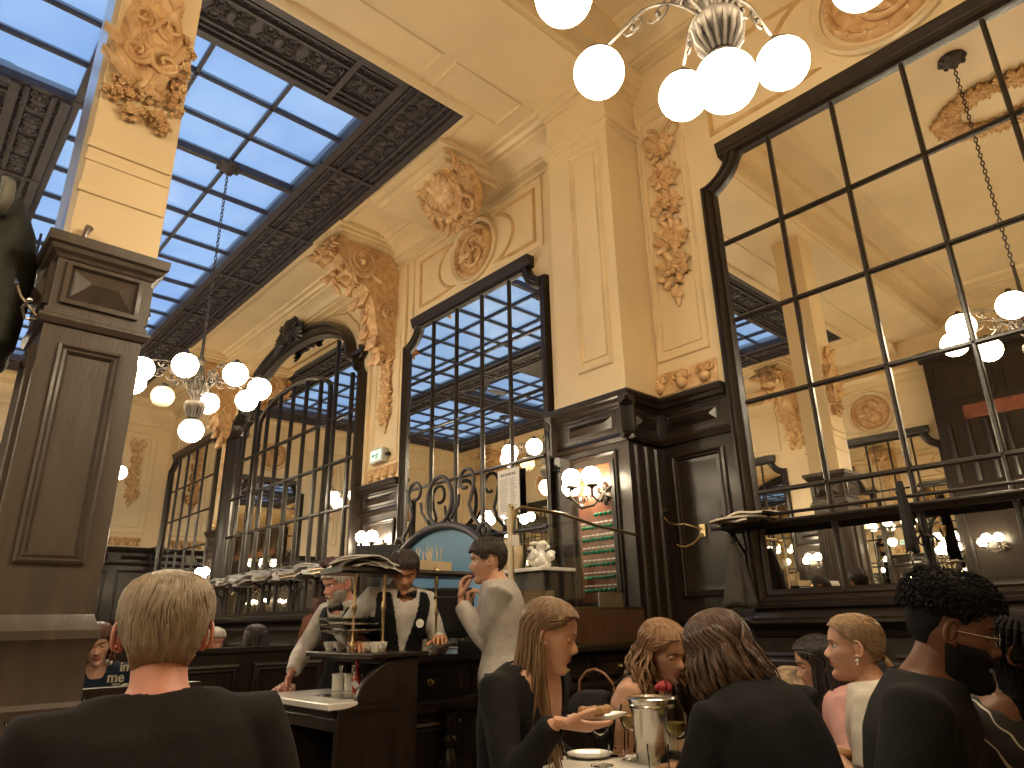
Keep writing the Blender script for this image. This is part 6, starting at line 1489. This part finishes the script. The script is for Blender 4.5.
def table(label, c, w, d, ang=0, cloth_m=None):
    T = Matrix.Translation((c[0], c[1], 0)) @ Matrix.Rotation(ang, 4, 'Z'); r_ = thing('dining_table', label, 'table', (c[0], c[1], 0))
    mb = MB(); mb.box((-w/2, -d/2, .74), (w/2, d/2, TZ-.009), T); mb.build('tabletop', M['wood'], r_, smooth=False)
    for sx in (-1, 1):
        for sy in (-1, 1): mb = MB(); mb.tube([T @ V((sx*(w/2-.06), sy*(d/2-.06), 0)), T @ V((sx*(w/2-.06), sy*(d/2-.06), .74))], [.018, .024], 10); mb.build('leg', M['iron_black'], r_)
    mb = MB(); n = 12
    pts = [(-w/2-.012, -d/2-.012), (w/2+.012, -d/2-.012), (w/2+.012, d/2+.012), (-w/2-.012, d/2+.012)]
    P = []
    for i in range(4):
        a, b2 = V(pts[i]), V(pts[(i+1) % 4])
        for k in range(n): P.append(a.lerp(b2, k/n))
    top = [(p.x, p.y, (TZ-.0045)) for p in P]; low = [(p.x*(1+.02*math.sin(i*1.9)), p.y*(1+.02*math.sin(i*2.3)), (TZ-.0045)-.16) for i, p in enumerate(P)]
    mb.loft([low, [(p[0]*1.006, p[1]*1.006, .73+TZ-.7465) for p in top], top], T, cap=False); mb.add(top, [tuple(range(len(top)))], T)
    tag(mb.build('tablecloth', cloth_m, None, ang=40), 'red-checked cloth draped over the '+label, 'tablecloth')
    mb = MB(); mb.box((-w/2+.01, -d/2+.01, TZ-.0035), (w/2-.01, d/2-.01, TZ-.0005), T); tag(mb.build('paper_cover', M['paper'], None, smooth=False), 'white paper sheet covering the '+label, 'table cover'); return r_
A0 = math.radians(8)
C0 = V((-1.93, 1.75, 0))+R2*.32-A2*.30
table("women's dining table in the centre foreground", (C0.x, C0.y), .64, .60, math.atan2(R2.y, R2.x), M['pink_check'])
table('small dining table at the right edge', (-.75, 3.05), .7, .6, A0, M['pink_check'])
table('dining table in front of the grey-haired man', (-1.55, .45), .75, .75, .2, M['pink_check'])
# wine and glassware
mgw, nt, b = nodes('thin_glassware'); nt.nodes.remove(b); tr = nt.nodes.new('ShaderNodeBsdfTransparent'); gg = nt.nodes.new('ShaderNodeBsdfGlossy'); mx = nt.nodes.new('ShaderNodeMixShader'); lw = nt.nodes.new('ShaderNodeLayerWeight'); lw.inputs['Blend'].default_value = .12; gg.inputs['Roughness'].default_value = .04; tr.inputs['Color'].default_value = (.93, .93, .9, 1)
nt.links.new(lw.outputs['Fresnel'], mx.inputs[0]); nt.links.new(tr.outputs[0], mx.inputs[1]); nt.links.new(gg.outputs[0], mx.inputs[2]); nt.links.new(mx.outputs[0], nt.nodes['Material Output'].inputs['Surface']); M['glassware'] = mgw
M['wine'] = mat('pale_wine', (.55, .42, .12), .08, trans=.7); M['water'] = mat('water', (.7, .7, .66), .05, trans=.85)
def wine_glass(label, p, wine=None, sc=1.0):
    r_ = lathe_obj('wine_glass', [(x*sc, z*sc) for x, z in ((0, 0), (.034, .001), (.034, .003), (.008, .008), (.004, .02), (.004, .065), (.010, .075), (.028, .092), (.036, .115), (.036, .135), (.031, .158), (.030, .158), (.035, .135), (.034, .115), (.026, .095), (0, .08))], p, M['glassware'], label, 'glass', n=24)
    if wine: lathe_obj('wine', [(0, .083*sc), (.022*sc, .095*sc), (.032*sc, .114*sc), (.033*sc, .126*sc), (0, .126*sc)], p, M['wine'], parent=r_, n=20)
    return r_
wine_glass('empty-looking stemmed glass nearest the plate held by the long-haired woman', tabz(602, 766, TZ), None, 1.05)
wine_glass('stemmed glass half full of pale wine in front of the steel bucket', tabz(634, 760, TZ), True, 1.05)
wine_glass('stemmed glass of pale wine beside the black coat, right of the carafe', tabz(680, 768, TZ), True, 1.0)
def tumbler(label, p): return lathe_obj('tumbler', [(0, 0), (.028, 0), (.03, .01), (.033, .08), (.031, .08), (.027, .012), (0, .01)], p, M['glassware'], label, 'glass')
tumbler('small water tumbler between the two wine glasses', tabz(617, 756, TZ)); tumbler('small tumbler at the front edge of the table, under the carafe', tabz(660, 775, TZ)); tumbler('little glass with a rounded foot behind the left wine glass', tabz(621, 748, TZ))
p = tabz(656, 762, TZ); bk = lathe_obj('ice_bucket', [(0, 0), (.058, 0), (.061, .006), (.069, .155), (.074, .16), (.074, .166), (.071, .17), (.078, .184), (.081, .187), (.078, .19), (.069, .184), (.062, .05), (0, .02)], p, M['steel'], 'steel wine bucket on the table between the women', 'bucket', n=36)
def carafe(label, p, sc=1.0, lvl=.6):
    r_ = lathe_obj('carafe', [(x*sc, z*sc) for x, z in ((0, 0), (.038, 0), (.042, .01), (.043, .12), (.038, .15), (.024, .175), (.018, .19), (.018, .225), (.026, .245), (.024, .245), (.016, .225), (.016, .19), (.036, .148), (.040, .12), (.039, .012), (0, .008))], p, M['glassware'], label, 'carafe', n=28)
    lathe_obj('water', [(0, .01), (.037*sc, .012*sc), (.038*sc, .16*lvl*sc), (0, .16*lvl*sc)], p, M['water'], parent=r_); return r_
carafe('clear water carafe standing right of the steel bucket', tabz(678, 762, TZ)); 
carafe('clear glass carafe at the bottom left corner, beside the grey-haired man', at(22, 722, 1.25)-V((0, 0, .28)), 1.15)
cp_ = at(22, 722, 1.25)
lathe_obj('plate', [(0, 0), (.05, 0), (.075, .010), (.077, .013), (.05, .006), (0, .005)], tabz(590, 757, TZ), M['porcelain'], 'empty plate lying on the paper behind the left wine glass', 'plate', n=32)
pc = at(597, 717, 1.99)
pl = thing('plate_of_food', 'white plate of browned food held out by the long-haired woman', 'plate', pc); Tn = Matrix.Translation(pc-V((0, 0, .01))) @ Matrix.Rotation(-.06, 4, 'Y')
mb = MB(); mb.lathe([(0, 0), (.05, 0), (.086, .014), (.088, .018), (.05, .008), (0, .006)], 32, Tn); mb.build('plate', M['porcelain'], pl, ang=50)
mb = MB(); rnd = random.Random(9)
for i in range(20): a = rnd.uniform(0, 6.3); q = rnd.uniform(0, .055); mb.ball(Tn @ V((q*math.cos(a), q*math.sin(a), .022+rnd.uniform(0, .008))), (.017, .016, .013), 9, 6)
mb.build('food', mat('roast_brown', (.42, .22, .09), .45, noise_amt=.5, nscale=60), pl)
mb = MB(); mb.tube([tabz(640, 756, TZ+.004), tabz(668, 752, TZ+.004)], .004, 6); mb.tube([tabz(575, 757, TZ+.004), tabz(560, 751, TZ+.004)], .005, 6); tag(mb.build('knife', M['steel']), 'knife lying on the white paper table cover', 'knife')
mb = MB(); c = at(664, 684, 2.42)
for i in range(14): a = i*2.4; q = .004+.0016*i; mb.ball(c+V((q*math.cos(a), q*math.sin(a), -.001*i)), (.011, .011, .013), 8, 6)
mb.tube([c, c+V((0, 0, -.06)), c+V((.01, 0, -.16))], .003, 6, mi=1); tag(mb.build('rose', [mat('red_rose', (.35, .02, .03), .6), mat('stem_green', (.04, .1, .03), .6)]), 'single dark red rose in front of the wavy-haired woman', 'flower')
# chairs
def chair(label, c, ang, seatz=.45):
    T = Matrix.Translation((c[0], c[1], 0)) @ Matrix.Rotation(ang, 4, 'Z'); r_ = thing('bentwood_chair', label, 'chair', (c[0], c[1], 0), ang)
    mb = MB(); mb.lathe([(0, seatz-.01), (.19, seatz-.02), (.20, seatz), (.19, seatz+.012), (0, seatz+.005)], 28, T); mb.build('seat', M['wood_chair'], r_, ang=60)
    for (x, y) in ((-.15, .15), (.15, .15), (-.14, -.15), (.14, -.15)): mb = MB(); mb.tube([T @ V((x, y, seatz-.01)), T @ V((x*1.2, y*1.25, 0))], [.017, .012], 10); mb.build('leg', M['wood_chair'], r_)
    mb = MB()
    for s_ in (-1, 1): mb.tube([T @ V((s_*.165, -.14, seatz-.02)), T @ V((s_*.19, -.2, seatz+.2)), T @ V((s_*.20, -.235, .80))], [.017, .016, .018], 10); mb.ball(T @ V((s_*.20, -.235, .805)), .019, 10, 8)
    mb.tube([T @ V((x, -.235-.035*(1-(x/.2)**2), .775+.0*x)) for x in (-.2, -.12, -.04, .04, .12, .2)], .017, 10); mb.tube([T @ V((x, -.215-.03*(1-(x/.19)**2), .62)) for x in (-.19, -.1, 0, .1, .19)], .012, 8)
    for x in (-.08, 0, .08): mb.tube([T @ V((x, -.26, .775)), T @ V((x, -.24, .62))], .007, 6)
    mb.build('backrest', M['wood_chair'], r_, ang=60)
    return r_
c0 = tabz(843, 752, .785); fa = math.atan2(A2.y, A2.x)-PI/2
chair('honey-coloured bentwood chair whose curved back shows between the black coat and the bearded man', (c0.x+A2.x*.26, c0.y+A2.y*.26), fa+.15)
mb = MB(); mb.ball(at(838, 800, 2.2), (.12, .1, .10), 16, 10); o = remesh(mb, .014, 1); wrinkle(o, .012, 12); tag(o.build('jacket', mat('tan_cloth', (.42, .27, .14), .85, noise_amt=.3), None, ang=180), 'tan jacket slung over the bentwood chair', 'jacket')
def chair_under(label, I, ang=None):
    f_ = I['tf']; a = math.atan2(f_.y, f_.x)-PI/2; chair(label, (I['Pv'].x+f_.x*.03, I['Pv'].y+f_.y*.03), a, max(.3, I['Pv'].z-.10))
mb = MB(); c = at(594, 712, 2.85); mb.ball(c, (.12, .15, .09), 18, 12); mb.ball(c+V((.1, .12, -.04)), (.12, .1, .09), 14, 10); o = remesh(mb, .015, 1); wrinkle(o, .015, 14); hb = tag(o.build('handbag', mat('black_leather', (.005, .0045, .0045), .7, spec=.15, bump=.3, bscale=60), None, ang=180), 'black leather bag between the two women, behind the held plate', 'bag')
mb = MB(); mb.tube([c+V(p) for p in ((-.08, 0, .06), (-.07, 0, .12), (-.04, .01, .155), (.0, .02, .165), (.04, .03, .15), (.07, .05, .11), (.08, .05, .05))], .006, 8); mb.build('strap', mat('tan_leather', (.2, .09, .04), .5), hb)
# ceiling fan
fn = thing('ceiling_fan', 'dark three-bladed ceiling fan, reflected in the mirror with the blue skylight', 'fan', (-10.9, .95, 6.1)); fc = V((-10.9, .8, 6.12))
mb = MB(); mb.lathe([(0, -.09), (.06, -.08), (.1, -.03), (.1, .03), (.05, .07), (.018, .09), (.018, .56)], 20, Matrix.Translation(fc)); mb.build('motor', M['iron'], fn, ang=50)
for k in range(3):
    T = Matrix.Translation(fc) @ Matrix.Rotation(k*2*PI/3+.5, 4, 'Z') @ Matrix.Rotation(.2, 4, 'X'); mb = MB(); mb.box((.08, -.02, -.008), (.2, .02, .004), T); mb.loft([[(x, -w_, -.005), (x, w_, -.005), (x, w_, .005), (x, -w_, .005)] for x, w_ in ((.18, .05), (.3, .075), (.6, .085), (.66, .06))], T); mb.build('blade', M['iron'], fn, bevel=.004, smooth=False)
